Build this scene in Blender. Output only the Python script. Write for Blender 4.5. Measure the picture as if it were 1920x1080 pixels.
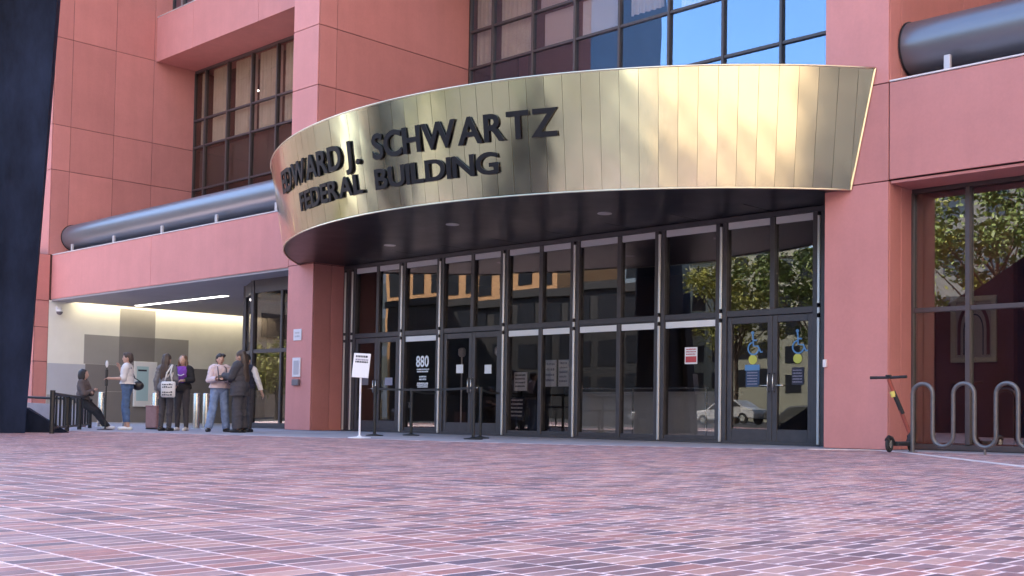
import bpy, bmesh, math, random
import numpy as np
from mathutils import Vector, Matrix, Euler

for o in list(bpy.data.objects):
    bpy.data.objects.remove(o)
sc = bpy.context.scene
COL = sc.collection
R_ = math.radians
rnd = random.Random(7)

# ------------------------------------------------------------------ camera
CAM_H = 0.42
F_PX, YAW, PITCH, ROLL, CY = 2175.5, 0.77359, 0.03994, 0.01624, 693.9
_f = Vector((-math.sin(YAW) * math.cos(PITCH), math.cos(YAW) * math.cos(PITCH), math.sin(PITCH)))
_r = Vector((math.cos(YAW), math.sin(YAW), 0))
_d = _f.cross(_r)
_r2 = math.cos(ROLL) * _r - math.sin(ROLL) * _d
_d2 = math.sin(ROLL) * _r + math.cos(ROLL) * _d
cam = bpy.data.cameras.new('camera')
cam.sensor_width = 36.0
cam.lens = F_PX / 1920 * 36
cam.shift_y = (CY - 540) / 1920
cam.clip_start = 0.05
cam.clip_end = 2000
camo = bpy.data.objects.new('camera', cam)
COL.objects.link(camo)
mw = Matrix((_r2, -_d2, -_f)).transposed().to_4x4()
mw.translation = Vector((0, 0, CAM_H))
camo.matrix_world = mw
sc.camera = camo

# ------------------------------------------------------------------ sky and sun
SUN_EL, SUN_ROT = R_(43), R_(-60)
world = bpy.data.worlds.new('World')
sc.world = world
world.use_nodes = True
wn = world.node_tree
sky = wn.nodes.new('ShaderNodeTexSky')
sky.sky_type = 'NISHITA'
sky.sun_disc = False
sky.sun_elevation = SUN_EL
sky.sun_rotation = SUN_ROT
sky.air_density = 1.0
sky.dust_density = 0.3
wn.links.new(sky.outputs[0], wn.nodes['Background'].inputs[0])
wn.nodes['Background'].inputs[1].default_value = 0.15
sun = bpy.data.lights.new('sun', 'SUN')
sun.energy = 4.0
sun.angle = R_(0.5)
sun.color = (1.0, 0.93, 0.82)
suno = bpy.data.objects.new('sun', sun)
COL.objects.link(suno)
sdir = Vector((math.sin(SUN_ROT) * math.cos(SUN_EL), math.cos(SUN_ROT) * math.cos(SUN_EL), math.sin(SUN_EL)))
suno.rotation_euler = sdir.to_track_quat('Z', 'Y').to_euler()
suno.location = (0, 0, 80)
sc.view_settings.view_transform = 'Standard'
sc.view_settings.look = 'None'
sc.view_settings.exposure = 2.6
sc.view_settings.gamma = 1.0
sc.view_settings.use_curve_mapping = False
sc.cycles.max_bounces = 7
sc.cycles.diffuse_bounces = 3
sc.cycles.glossy_bounces = 3
sc.cycles.transparent_max_bounces = 16
sc.cycles.caustics_reflective = False

# ------------------------------------------------------------------ materials
MATS = {}
def mat(name, col, rough=0.6, metal=0.0, var=0.0, vscale=3.0, bump=0.0, bscale=60.0, spec=0.5, stretch=None, col2=None, emit=None, estr=0.0, coat=0.0):
    """principled material, colour broken up by two noises, fine relief from a third"""
    m = bpy.data.materials.new(name)
    m.use_nodes = True
    nt = m.node_tree
    p = nt.nodes['Principled BSDF']
    p.inputs['Roughness'].default_value = rough
    p.inputs['Metallic'].default_value = metal
    p.inputs['Specular IOR Level'].default_value = spec
    p.inputs['Coat Weight'].default_value = coat
    p.inputs['Base Color'].default_value = (*col, 1)
    if emit:
        p.inputs['Emission Color'].default_value = (*emit, 1)
        p.inputs['Emission Strength'].default_value = estr
    if var or bump:
        tc = nt.nodes.new('ShaderNodeNewGeometry')
        mp = nt.nodes.new('ShaderNodeMapping')
        nt.links.new(tc.outputs['Position'], mp.inputs[0])
        if stretch:
            mp.inputs['Scale'].default_value = stretch
    if var:
        c2 = col2 or tuple(max(0, c * (1 - var)) for c in col)
        c1 = col if col2 else tuple(min(1, c * (1 + var)) for c in col)
        n1 = nt.nodes.new('ShaderNodeTexNoise')
        n1.inputs['Scale'].default_value = vscale
        n1.inputs['Detail'].default_value = 6
        n1.inputs['Roughness'].default_value = 0.65
        nt.links.new(mp.outputs[0], n1.inputs['Vector'])
        rp = nt.nodes.new('ShaderNodeValToRGB')
        rp.color_ramp.elements[0].position = 0.3
        rp.color_ramp.elements[1].position = 0.7
        rp.color_ramp.elements[0].color = (*c2, 1)
        rp.color_ramp.elements[1].color = (*c1, 1)
        nt.links.new(n1.outputs['Fac'], rp.inputs[0])
        nt.links.new(rp.outputs[0], p.inputs['Base Color'])
        mr = nt.nodes.new('ShaderNodeMapRange')
        mr.inputs['To Min'].default_value = max(0.02, rough - 0.08)
        mr.inputs['To Max'].default_value = min(1, rough + 0.08)
        nt.links.new(n1.outputs['Fac'], mr.inputs['Value'])
        nt.links.new(mr.outputs[0], p.inputs['Roughness'])
    if bump:
        n2 = nt.nodes.new('ShaderNodeTexNoise')
        n2.inputs['Scale'].default_value = bscale
        n2.inputs['Detail'].default_value = 4
        nt.links.new(mp.outputs[0], n2.inputs['Vector'])
        b = nt.nodes.new('ShaderNodeBump')
        b.inputs['Strength'].default_value = bump
        b.inputs['Distance'].default_value = 0.01
        nt.links.new(n2.outputs['Fac'], b.inputs['Height'])
        nt.links.new(b.outputs[0], p.inputs['Normal'])
    MATS[name] = m
    return m

def glass(name, tint, base, edge=0.7, rough=0.004, gcol=(1, 1, 1)):
    m = bpy.data.materials.new(name)
    m.use_nodes = True
    nt = m.node_tree
    nt.nodes.remove(nt.nodes['Principled BSDF'])
    out = nt.nodes['Material Output']
    lw = nt.nodes.new('ShaderNodeLayerWeight')
    lw.inputs[0].default_value = 0.5
    pw = nt.nodes.new('ShaderNodeMath'); pw.operation = 'POWER'; pw.inputs[1].default_value = 4
    mr = nt.nodes.new('ShaderNodeMapRange')
    mr.inputs['To Min'].default_value = base
    mr.inputs['To Max'].default_value = edge
    nt.links.new(lw.outputs['Facing'], pw.inputs[0])
    nt.links.new(pw.outputs[0], mr.inputs['Value'])
    tr = nt.nodes.new('ShaderNodeBsdfTransparent'); tr.inputs[0].default_value = (*tint, 1)
    gl = nt.nodes.new('ShaderNodeBsdfGlossy'); gl.inputs['Color'].default_value = (*gcol, 1); gl.inputs['Roughness'].default_value = rough
    # faint waviness of float glass, so reflections bend a little
    tc = nt.nodes.new('ShaderNodeNewGeometry')
    ns = nt.nodes.new('ShaderNodeTexNoise'); ns.inputs['Scale'].default_value = 0.9; ns.inputs['Detail'].default_value = 1
    bp = nt.nodes.new('ShaderNodeBump'); bp.inputs['Strength'].default_value = 0.25; bp.inputs['Distance'].default_value = 0.004
    nt.links.new(tc.outputs['Position'], ns.inputs['Vector'])
    nt.links.new(ns.outputs['Fac'], bp.inputs['Height'])
    nt.links.new(bp.outputs[0], gl.inputs['Normal'])
    mx = nt.nodes.new('ShaderNodeMixShader')
    nt.links.new(mr.outputs[0], mx.inputs[0])
    nt.links.new(tr.outputs[0], mx.inputs[1])
    nt.links.new(gl.outputs[0], mx.inputs[2])
    nt.links.new(mx.outputs[0], out.inputs[0])
    MATS[name] = m
    return m

PY, PX, JNT = 0.187, 0.080, 0.0105          # paver pitch across / along, joint width
def brick_mat(name, joints=False):
    """each paver takes its own fired colour from its place in the running bond"""
    m = bpy.data.materials.new(name)
    m.use_nodes = True
    nt = m.node_tree
    N, L = nt.nodes, nt.links
    p = N['Principled BSDF']
    g = N.new('ShaderNodeNewGeometry')
    s = N.new('ShaderNodeSeparateXYZ'); L.new(g.outputs['Position'], s.inputs[0])
    def M(op, a, b=None):
        n = N.new('ShaderNodeMath'); n.operation = op
        for k, v in ((0, a), (1, b)):
            if v is None: continue
            if isinstance(v, (int, float)): n.inputs[k].default_value = v
            else: L.new(v, n.inputs[k])
        return n.outputs[0]
    vy = M('DIVIDE', s.outputs[1], PY)
    row = M('FLOOR', vy)
    off = M('MULTIPLY', M('FLOORED_MODULO', row, 2.0), 0.5)
    vx = M('ADD', M('DIVIDE', s.outputs[0], PX), off)
    colm = M('FLOOR', vx)
    cb = N.new('ShaderNodeCombineXYZ'); L.new(row, cb.inputs[0]); L.new(colm, cb.inputs[1])
    wnz = N.new('ShaderNodeTexWhiteNoise'); wnz.noise_dimensions = '2D'; L.new(cb.outputs[0], wnz.inputs['Vector'])
    big = N.new('ShaderNodeTexNoise'); big.inputs['Scale'].default_value = 0.55; big.inputs['Detail'].default_value = 3
    L.new(g.outputs['Position'], big.inputs['Vector'])
    key = M('ADD', M('MULTIPLY', wnz.outputs['Value'], 0.8), M('MULTIPLY', big.outputs['Fac'], 0.25))
    rp = N.new('ShaderNodeValToRGB'); rp.color_ramp.interpolation = 'CONSTANT'
    cols = [(0, (.16, .12, .155)), (.14, (.29, .17, .18)), (.28, (.41, .20, .185)), (.40, (.30, .19, .205)),
            (.52, (.47, .265, .235)), (.63, (.20, .135, .155)), (.74, (.40, .26, .26)), (.85, (.53, .33, .295)), (.95, (.33, .17, .165))]
    e = rp.color_ramp.elements
    e[0].position, e[0].color = cols[0][0], (*cols[0][1], 1)
    e[1].position, e[1].color = cols[-1][0], (*cols[-1][1], 1)
    for pos, c in cols[1:-1]:
        x = e.new(pos); x.color = (*c, 1)
    L.new(key, rp.inputs[0])
    fine = N.new('ShaderNodeTexNoise'); fine.inputs['Scale'].default_value = 38; fine.inputs['Detail'].default_value = 8; fine.inputs['Roughness'].default_value = .7
    L.new(g.outputs['Position'], fine.inputs['Vector'])
    mx = N.new('ShaderNodeMix'); mx.data_type = 'RGBA'; mx.blend_type = 'OVERLAY'; mx.inputs[0].default_value = .55
    L.new(rp.outputs[0], mx.inputs[6]); L.new(fine.outputs['Color'], mx.inputs[7])
    bw = N.new('ShaderNodeRGBToBW'); L.new(fine.outputs['Color'], bw.inputs[0])
    cb2 = N.new('ShaderNodeCombineColor')
    for k in range(3): L.new(bw.outputs[0], cb2.inputs[k])
    L.new(cb2.outputs[0], mx.inputs[7])
    # worn and stained patches, and trodden-in gum spots
    sn = N.new('ShaderNodeTexNoise'); sn.inputs['Scale'].default_value = 1.7; sn.inputs['Detail'].default_value = 7; sn.inputs['Roughness'].default_value = .7; L.new(g.outputs['Position'], sn.inputs['Vector'])
    ms = N.new('ShaderNodeMapRange'); ms.inputs['From Min'].default_value = .32; ms.inputs['From Max'].default_value = .62; ms.inputs['To Min'].default_value = .7; ms.inputs['To Max'].default_value = 1.1; L.new(sn.outputs['Fac'], ms.inputs['Value'])
    vo = N.new('ShaderNodeTexVoronoi'); vo.inputs['Scale'].default_value = 2.3; L.new(g.outputs['Position'], vo.inputs['Vector'])
    gs = N.new('ShaderNodeMapRange'); gs.inputs['From Min'].default_value = .035; gs.inputs['From Max'].default_value = .06; gs.inputs['To Min'].default_value = .45; gs.inputs['To Max'].default_value = 1.0; L.new(vo.outputs['Distance'], gs.inputs['Value'])
    vm = N.new('ShaderNodeVectorMath'); vm.operation = 'SCALE'; L.new(mx.outputs[2], vm.inputs[0]); L.new(M('MULTIPLY', ms.outputs[0], gs.outputs[0]), vm.inputs['Scale'])
    last = vm.outputs[0]
    if joints:
        fx = M('FRACT', vx); fy = M('FRACT', vy)
        jx = M('LESS_THAN', fx, JNT / PX); jy = M('LESS_THAN', fy, JNT / PY)
        j = M('MAXIMUM', jx, jy)
        m2 = N.new('ShaderNodeMix'); m2.data_type = 'RGBA'
        L.new(j, m2.inputs[0]); L.new(last, m2.inputs[6]); m2.inputs[7].default_value = (.56, .47, .49, 1)
        last = m2.outputs[2]
    L.new(last, p.inputs['Base Color'])
    mr = N.new('ShaderNodeMapRange'); mr.inputs['To Min'].default_value = .42; mr.inputs['To Max'].default_value = .68
    L.new(fine.outputs['Fac'], mr.inputs['Value']); L.new(mr.outputs[0], p.inputs['Roughness'])
    b = N.new('ShaderNodeBump'); b.inputs['Strength'].default_value = .35; b.inputs['Distance'].default_value = .004
    L.new(fine.outputs['Fac'], b.inputs['Height']); L.new(b.outputs[0], p.inputs['Normal'])
    MATS[name] = m
    return m

brick_mat('paver'); brick_mat('paver_far', True)
mat('mortar', (.84, .66, .66), .9, var=.18, vscale=9, bump=.4, bscale=300)
mat('concrete', (.33, .30, .33), .8, var=.16, vscale=1.3, bump=.25, bscale=120)
mat('plaza_far', (.36, .31, .29), .85, var=.2, vscale=.4)
mat('asphalt', (.055, .055, .058), .9, var=.2, vscale=2)
mat('panel', (.60, .245, .225), .62, var=.06, vscale=1.1, bump=.08, bscale=60, spec=.35)
def weather(m, amount=.5):
    """slight tone shift from panel to panel, rain streaks and grime on top of the base colour"""
    nt = m.node_tree; N, L = nt.nodes, nt.links; p = N['Principled BSDF']
    src = p.inputs['Base Color'].links[0].from_socket
    oi = N.new('ShaderNodeObjectInfo'); mr = N.new('ShaderNodeMapRange'); mr.inputs['To Min'].default_value = .90; mr.inputs['To Max'].default_value = 1.06
    L.new(oi.outputs['Random'], mr.inputs['Value'])
    g = N.new('ShaderNodeNewGeometry'); mp = N.new('ShaderNodeMapping'); mp.inputs['Scale'].default_value = (1.6, 1.6, .16); L.new(g.outputs['Position'], mp.inputs[0])
    st = N.new('ShaderNodeTexNoise'); st.inputs['Scale'].default_value = 1.6; st.inputs['Detail'].default_value = 7; st.inputs['Roughness'].default_value = .7; L.new(mp.outputs[0], st.inputs['Vector'])
    m2 = N.new('ShaderNodeMapRange'); m2.inputs['From Min'].default_value = .35; m2.inputs['From Max'].default_value = .6; m2.inputs['To Min'].default_value = 1-.22*amount; m2.inputs['To Max'].default_value = 1.0; L.new(st.outputs['Fac'], m2.inputs['Value'])
    sp_ = N.new('ShaderNodeTexNoise'); sp_.inputs['Scale'].default_value = 22; sp_.inputs['Detail'].default_value = 8; L.new(g.outputs['Position'], sp_.inputs['Vector'])
    m3 = N.new('ShaderNodeMapRange'); m3.inputs['From Min'].default_value = .3; m3.inputs['From Max'].default_value = .7; m3.inputs['To Min'].default_value = .98; m3.inputs['To Max'].default_value = 1.02; L.new(sp_.outputs['Fac'], m3.inputs['Value'])
    a = N.new('ShaderNodeMath'); a.operation = 'MULTIPLY'; L.new(mr.outputs[0], a.inputs[0]); L.new(m2.outputs[0], a.inputs[1])
    b = N.new('ShaderNodeMath'); b.operation = 'MULTIPLY'; L.new(a.outputs[0], b.inputs[0]); L.new(m3.outputs[0], b.inputs[1])
    v = N.new('ShaderNodeVectorMath'); v.operation = 'SCALE'; L.new(src, v.inputs[0]); L.new(b.outputs[0], v.inputs['Scale'])
    L.new(v.outputs[0], p.inputs['Base Color'])
weather(MATS['panel'], .22)
mat('panel_back', (.10, .045, .04), .9)
mat('coping', (.72, .66, .66), .45)
mat('frame', (.055, .05, .058), .42, spec=.5, var=.15, vscale=6)
mat('frame_bronze', (.075, .055, .057), .42, var=.12, vscale=5)
mat('cover', (.62, .62, .64), .32, metal=.6)
mat('bar_grey', (.55, .55, .58), .5)
mat('bar_white', (.85, .85, .86), .4)
mat('tube', (.19, .195, .225), .36, metal=.6, var=.08, vscale=1.5, stretch=(.3, 1, 1))
mat('bracket', (.52, .47, .48), .4, metal=.3)
mat('brass', (.66, .62, .48), .19, metal=1.0, var=.07, vscale=1.0)
mat('brass_edge', (.78, .70, .52), .3, metal=1.0)
mat('seam', (.22, .19, .13), .6)
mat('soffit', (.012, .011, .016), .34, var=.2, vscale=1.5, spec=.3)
mat('letter', (.010, .009, .012), .5, spec=.25)
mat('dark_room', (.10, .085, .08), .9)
mat('lobby_floor', (.24, .22, .21), .35)
mat('red_wall', (.30, .105, .085), .8, var=.15, vscale=1)
mat('garage_ceiling', (.36, .35, .38), .8, var=.06, vscale=.7)
mat('cream', (.84, .81, .75), .8, var=.04, vscale=1.2)
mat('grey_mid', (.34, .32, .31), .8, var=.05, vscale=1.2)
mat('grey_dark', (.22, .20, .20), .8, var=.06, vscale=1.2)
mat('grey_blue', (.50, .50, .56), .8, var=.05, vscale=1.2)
mat('lamp', (1, 1, 1), .5, emit=(1, .97, .92), estr=2.5)
mat('cove', (1, 1, 1), .5, emit=(1, .9, .6), estr=3.0)
mat('downlight', (.9, .9, .9), .5, emit=(1, .95, .9), estr=.7)
mat('black_steel', (.020, .030, .066), .66, spec=.12, var=.5, col2=(.002, .004, .012), vscale=.9, stretch=(1.6, 1.6, .6), bump=.05, bscale=20)
mat('black_metal', (.012, .012, .015), .45)
mat('steel', (.58, .57, .55), .25, metal=.9, var=.08, vscale=8)
mat('rack', (.16, .15, .155), .42, metal=.6, var=.15, vscale=12)
mat('white_paint', (.80, .78, .80), .5)
mat('paper', (.82, .80, .80), .8)
mat('ink', (.03, .03, .05), .7)
mat('ink_grey', (.30, .28, .36), .7)
mat('red_print', (.55, .08, .09), .7)
mat('blue_print', (.10, .24, .46), .6)
mat('navy_print', (.03, .06, .13), .6)
mat('yellow_print', (.55, .55, .10), .6)
mat('decal_white', (.85, .85, .88), .6)
mat('screen', (.45, .62, .68), .4)
mat('desk', (.52, .51, .49), .5, var=.1, vscale=2)
mat('curtain', (.74, .66, .56), .9, var=.12, vscale=2)
mat('shade', (.70, .60, .57), .8)
mat('shade_white', (.85, .80, .78), .8)
mat('wood_frame', (.8, .7, .5), .5)
mat('art_paper', (.6, .5, .42), .8)
mat('art_red', (.25, .07, .05), .8)
mat('plaque', (.72, .68, .72), .4)
mat('plaque_ink', (.45, .42, .46), .5)
mat('box_grey', (.16, .14, .16), .5)
mat('pinkbox', (.36, .20, .19), .7, var=.12, vscale=9)
mat('skin', (.56, .34, .26), .55, var=.06, vscale=20)
mat('hair_dark', (.022, .016, .015), .5, var=.5, vscale=30, stretch=(6, 6, .6))
mat('hair_brown', (.065, .042, .034), .5, var=.5, vscale=30, stretch=(6, 6, .6))
mat('hair_fair', (.15, .085, .05), .5, var=.5, vscale=30, stretch=(6, 6, .6))
mat('cloth_white', (.76, .72, .72), .85, bump=.5, bscale=14)
mat('cloth_pink', (.68, .54, .56), .85, bump=.5, bscale=14)
mat('denim', (.085, .14, .26), .85, var=.3, vscale=9, bump=.5, bscale=16)
mat('denim_light', (.20, .27, .44), .85, var=.3, vscale=9, bump=.5, bscale=16)
mat('cloth_brown', (.135, .105, .098), .85, var=.15, vscale=12, bump=.5, bscale=14)
mat('cloth_black', (.02, .019, .023), .85, bump=.5, bscale=14)
mat('cloth_charcoal', (.06, .055, .065), .85, var=.15, vscale=12, bump=.5, bscale=14)
mat('cloth_grey', (.17, .165, .18), .85, var=.15, vscale=12, bump=.5, bscale=14)
mat('cloth_purple', (.20, .055, .42), .8, bump=.5, bscale=14)
mat('cloth_navy', (.02, .022, .045), .85)
mat('leather', (.03, .025, .03), .4)
mat('canvas', (.74, .70, .68), .85, bump=.4, bscale=20)
mat('shoe_white', (.78, .75, .74), .6)
mat('shoe_dark', (.03, .028, .03), .5)
mat('rubber', (.025, .025, .027), .8)
mat('scooter_red', (.34, .07, .05), .4)
mat('sticker', (.75, .62, .15), .5)
mat('bark', (.12, .085, .06), .9, var=.3, vscale=8, bump=.6, bscale=25)
mat('leaf', (.15, .20, .045), .6, var=.55, vscale=1.4)
mat('leaf_yellow', (.30, .30, .05), .6, var=.5, vscale=1.4)
mat('grey_block', (.17, .165, .15), .7, var=.1, vscale=.3)
mat('added_block', (.72, .56, .40), .8, var=.08, vscale=.3)  # pale colour of the added blocks, set by the light they bounce
mat('low_dark', (.03, .03, .034), .6)
mat('tan_block', (.72, .40, .19), .8, var=.08, vscale=.3)
mat('cream_block', (.46, .45, .34), .8, var=.08, vscale=.3)
mat('slate_tower', (.12, .14, .19), .35, var=.15, vscale=.2)
mat('blue_block', (.26, .32, .38), .5, var=.15, vscale=.3)
mat('dark_glass', (.03, .035, .045), .12)
glass('glass_lobby', (.78, .75, .74), .085, .5)
glass('glass_left', (.80, .77, .74), .07, .4)
glass('glass_upper', (.92, .88, .86), .2, .6, .004, (.46, .68, 1.0))
glass('glass_shop', (.70, .67, .66), .17, .6)
glass('glass_door', (.78, .76, .76), .055, .5)

# ------------------------------------------------------------------ mesh builder
BASE = {}                                           # world location of every object
class MB:
    def __init__(s): s.v, s.f = [], []
    def add(s, vs, fs):
        o = len(s.v); s.v += [tuple(q) for q in vs]; s.f += [tuple(i + o for i in q) for q in fs]; return s
    def box(s, x0, x1, y0, y1, z0, z1):
        return s.add([(x0,y0,z0),(x1,y0,z0),(x1,y1,z0),(x0,y1,z0),(x0,y0,z1),(x1,y0,z1),(x1,y1,z1),(x0,y1,z1)],
                     [(3,2,1,0),(4,5,6,7),(0,1,5,4),(1,2,6,5),(2,3,7,6),(3,0,4,7)])
    def cbox(s, x0, x1, y0, y1, z0, z1, c=.006):
        """box with all edges chamfered"""
        c = min(c, (x1-x0)/3, (y1-y0)/3, (z1-z0)/3)
        bm = bmesh.new()
        bmesh.ops.create_cube(bm, size=1)
        for v in bm.verts:
            v.co = ((x0 if v.co.x < 0 else x1), (y0 if v.co.y < 0 else y1), (z0 if v.co.z < 0 else z1))
        bmesh.ops.bevel(bm, geom=bm.edges[:], offset=c, segments=1, affect='EDGES', profile=.5)
        bm.verts.index_update()
        s.add([v.co[:] for v in bm.verts], [tuple(v.index for v in f.verts) for f in bm.faces]); bm.free(); return s
    def prism(s, poly, axis, a0, a1):
        """polygon in the two other axes, extruded along axis"""
        def P(u, w, a):
            return {'x': (a, u, w), 'y': (u, a, w), 'z': (u, w, a)}[axis]
        n = len(poly)
        vs = [P(u, w, a0) for u, w in poly] + [P(u, w, a1) for u, w in poly]
        return s.add(vs, [tuple(range(n)), tuple(range(2*n-1, n-1, -1))] + [(i, i+n, (i+1) % n + n, (i+1) % n) for i in range(n)])
    def tube(s, pts, r, n=10, caps=True):
        pts = [Vector(p) for p in pts]
        rs = r if isinstance(r, (list, tuple)) else [r] * len(pts)
        rings = []; up = None
        for i, p in enumerate(pts):
            t = (pts[min(i+1, len(pts)-1)] - pts[max(i-1, 0)]).normalized()
            if up is None:
                up = Vector((0, 0, 1)) if abs(t.z) < .9 else Vector((1, 0, 0))
            a = t.cross(up).normalized(); b = a.cross(t).normalized(); up = b
            rings.append([p + rs[i] * (math.cos(2*math.pi*k/n) * a + math.sin(2*math.pi*k/n) * b) for k in range(n)])
        vs = [v for rg in rings for v in rg]
        fs = [(i*n+k, i*n+(k+1) % n, (i+1)*n+(k+1) % n, (i+1)*n+k) for i in range(len(pts)-1) for k in range(n)]
        if caps: fs += [tuple(range(n-1, -1, -1)), tuple(range((len(pts)-1)*n, len(pts)*n))]
        return s.add(vs, fs)
    def lathe(s, prof, cx, cy, n=20):
        vs, fs = [], []
        for r, z in prof:
            vs += [(cx + r*math.cos(2*math.pi*k/n), cy + r*math.sin(2*math.pi*k/n), z) for k in range(n)]
        m = len(prof)
        fs = [(i*n+k, i*n+(k+1) % n, (i+1)*n+(k+1) % n, (i+1)*n+k) for i in range(m-1) for k in range(n)]
        fs += [tuple(range(n-1, -1, -1)), tuple(range((m-1)*n, m*n))]
        return s.add(vs, fs)
    def ell(s, c, r, nu=12, nv=8):
        vs = [(c[0], c[1], c[2]-r[2])]
        for j in range(1, nv):
            a = -math.pi/2 + math.pi*j/nv
            vs += [(c[0]+r[0]*math.cos(a)*math.cos(2*math.pi*k/nu), c[1]+r[1]*math.cos(a)*math.sin(2*math.pi*k/nu), c[2]+r[2]*math.sin(a)) for k in range(nu)]
        vs.append((c[0], c[1], c[2]+r[2])); top = len(vs)-1
        fs = [(0, 1+(k+1) % nu, 1+k) for k in range(nu)]
        fs += [(1+j*nu+k, 1+j*nu+(k+1) % nu, 1+(j+1)*nu+(k+1) % nu, 1+(j+1)*nu+k) for j in range(nv-2) for k in range(nu)]
        fs += [(1+(nv-2)*nu+k, 1+(nv-2)*nu+(k+1) % nu, top) for k in range(nu)]
        return s.add(vs, fs)
    def xf(s, M):
        s.v = [tuple(M @ Vector(q)) for q in s.v]; return s
    def build(s, name, m, parent=None, smooth=False, fix=True):
        lo = [min(q[i] for q in s.v) for i in range(3)]; hi = [max(q[i] for q in s.v) for i in range(3)]
        c = Vector(((lo[0]+hi[0])/2, (lo[1]+hi[1])/2, lo[2]))
        me = bpy.data.meshes.new(name)
        me.from_pydata([(q[0]-c.x, q[1]-c.y, q[2]-c.z) for q in s.v], [], s.f)
        if fix:
            bm = bmesh.new(); bm.from_mesh(me); bmesh.ops.recalc_face_normals(bm, faces=bm.faces); bm.to_mesh(me); bm.free()
        if smooth:
            me.polygons.foreach_set('use_smooth', [True]*len(me.polygons))
        me.materials.append(MATS[m])
        return link(name, me, c, parent)

def link(name, me, loc, parent=None):
    o = bpy.data.objects.new(name, me); COL.objects.link(o)
    loc = Vector(loc)
    if parent is not None:
        o.parent = parent; o.location = loc - BASE[parent]
    else: o.location = loc
    BASE[o] = loc
    return o
def thing(name, loc, label, cat, group=None, parent=None):
    o = link(name, None, loc, parent)
    o.empty_display_size = .2
    tag(o, label, cat, group); return o
def tag(o, label=None, cat=None, group=None, kind=None):
    if label: o['label'] = label
    if cat: o['category'] = cat
    if group: o['group'] = group
    if kind: o['kind'] = kind
    return o
def autosmooth(o, ang=40):
    me = o.data
    me.polygons.foreach_set('use_smooth', [True]*len(me.polygons))
    try: me.set_sharp_from_angle(angle=R_(ang))
    except Exception: pass
    return o
DG = lambda: bpy.context.evaluated_depsgraph_get()

def text_mesh(s, size, extrude, offset=0.0):
    cu = bpy.data.curves.new('t', 'FONT'); cu.body = s; cu.size = size; cu.extrude = extrude; cu.offset = offset
    cu.resolution_u = 5
    o = bpy.data.objects.new('t', cu); COL.objects.link(o)
    dg = DG(); dg.update()
    me = bpy.data.meshes.new_from_object(o.evaluated_get(dg), depsgraph=dg)
    bpy.data.objects.remove(o); bpy.data.curves.remove(cu)
    xs = [v.co.x for v in me.vertices]; ys = [v.co.y for v in me.vertices]
    return me, min(xs), max(xs), min(ys), max(ys)
# ------------------------------------------------------------------ ground
tag(MB().box(-420, 320, -420, 320, -.5, -.05).build('ground', 'asphalt'), 'grey ground beyond the plaza', None, None, 'structure')
APC = (-16.2, 22.6)                                 # the canopy's centre in plan
def apron_edge(x):
    """concrete apron in front of the doors: its edge follows the canopy, then runs straight left"""
    if x > -8.35: return 16.45
    if x > -15.6: return min(16.45, APC[1] - math.sqrt(max(0, 10.05**2 - (x-APC[0])**2)))
    return max(10.4, 12.56 + (x + 15.6) * .35)
xs = [-48 + .25*i for i in range(int(54/.25)+1)]
poly = [(x, apron_edge(x)) for x in xs]
v, f = [], []
for x, y in poly: v += [(x, y, .002), (x, 30, .002), (x, y, -.2), (x, 30, -.2)]
for i in range(len(poly)-1):
    a = 4*i; f += [(a, a+4, a+5, a+1), (a, a+2, a+6, a+4)]
tag(MB().add(v, f).build('apron', 'concrete'), 'grey concrete apron in front of the doors', None, None, 'structure')
def kerb_y(x):
    return apron_edge(x) if x < -8.35 else max(7.0, 16.45 - .93*(x+8.35) if x < -7.4 else 15.57 - 1.22*(x+7.4))
sv, sf = [], []
sx_ = [-9.0 + .2*i for i in range(46)]
for x in sx_:
    sl = Vector((.1, kerb_y(x+.1)-kerb_y(x), 0)).normalized(); nn = Vector((sl.y, -sl.x, 0))
    q = Vector((x, kerb_y(x), 0)); q2 = q + nn*.09
    sv += [(q.x, q.y, .008), (q2.x, q2.y, .008), (q.x, q.y, -.1), (q2.x, q2.y, -.1)]
for i in range(len(sx_)-1):
    a = 4*i; sf += [(a, a+1, a+5, a+4), (a+1, a+3, a+7, a+5), (a, a+4, a+6, a+2)]
tag(MB().add(sv, sf).build('kerb_strip', 'coping'), 'pale kerb strip curving round the bike rack', None, None, 'structure')
plaza = MB().box(-48, 6.02, -6.05, 17, -.04, -.0008).build('plaza', 'mortar')
tag(plaza, 'brick paved plaza', None, None, 'structure')
far = MB().box(-60, 9, -9, -6.06, -.04, -.001).box(6.03, 9, -6.05, 17, -.04, -.001).box(-48, -9.02, -6.04, -.1, -.0007, .0)
tag(far.build('pavement', 'paver_far'), 'brick pavement behind the viewer', None, None, 'structure')

def brick_geo(mb, cx, cy, w, d, dz, tilt, yaw=0.0):
    c = .002; zt = dz; x0, x1, y0, y1 = cx-w/2, cx+w/2, cy-d/2, cy+d/2
    t = lambda x, y: zt + tilt[0]*(x-cx) + tilt[1]*(y-cy)
    vs = [(x, y, -.03) for x, y in ((x0, y0), (x1, y0), (x1, y1), (x0, y1))]
    vs += [(x, y, t(x, y)-c) for x, y in ((x0, y0), (x1, y0), (x1, y1), (x0, y1))]
    vs += [(x, y, t(x, y)) for x, y in ((x0+c, y0+c), (x1-c, y0+c), (x1-c, y1-c), (x0+c, y1-c))]
    if yaw: vs = [(cx+(x-cx)-(y-cy)*yaw, cy+(y-cy)+(x-cx)*yaw, z) for x, y, z in vs]
    mb.add(vs, [(8, 9, 10, 11)] + [(a, (a+1) % 4, 4+(a+1) % 4, 4+a) for a in range(4)] + [(4+a, 4+(a+1) % 4, 8+(a+1) % 4, 8+a) for a in range(4)])
bricks = []
r0, r1 = int(math.floor(-6/PY)), int(math.ceil(16.45/PY))
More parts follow.
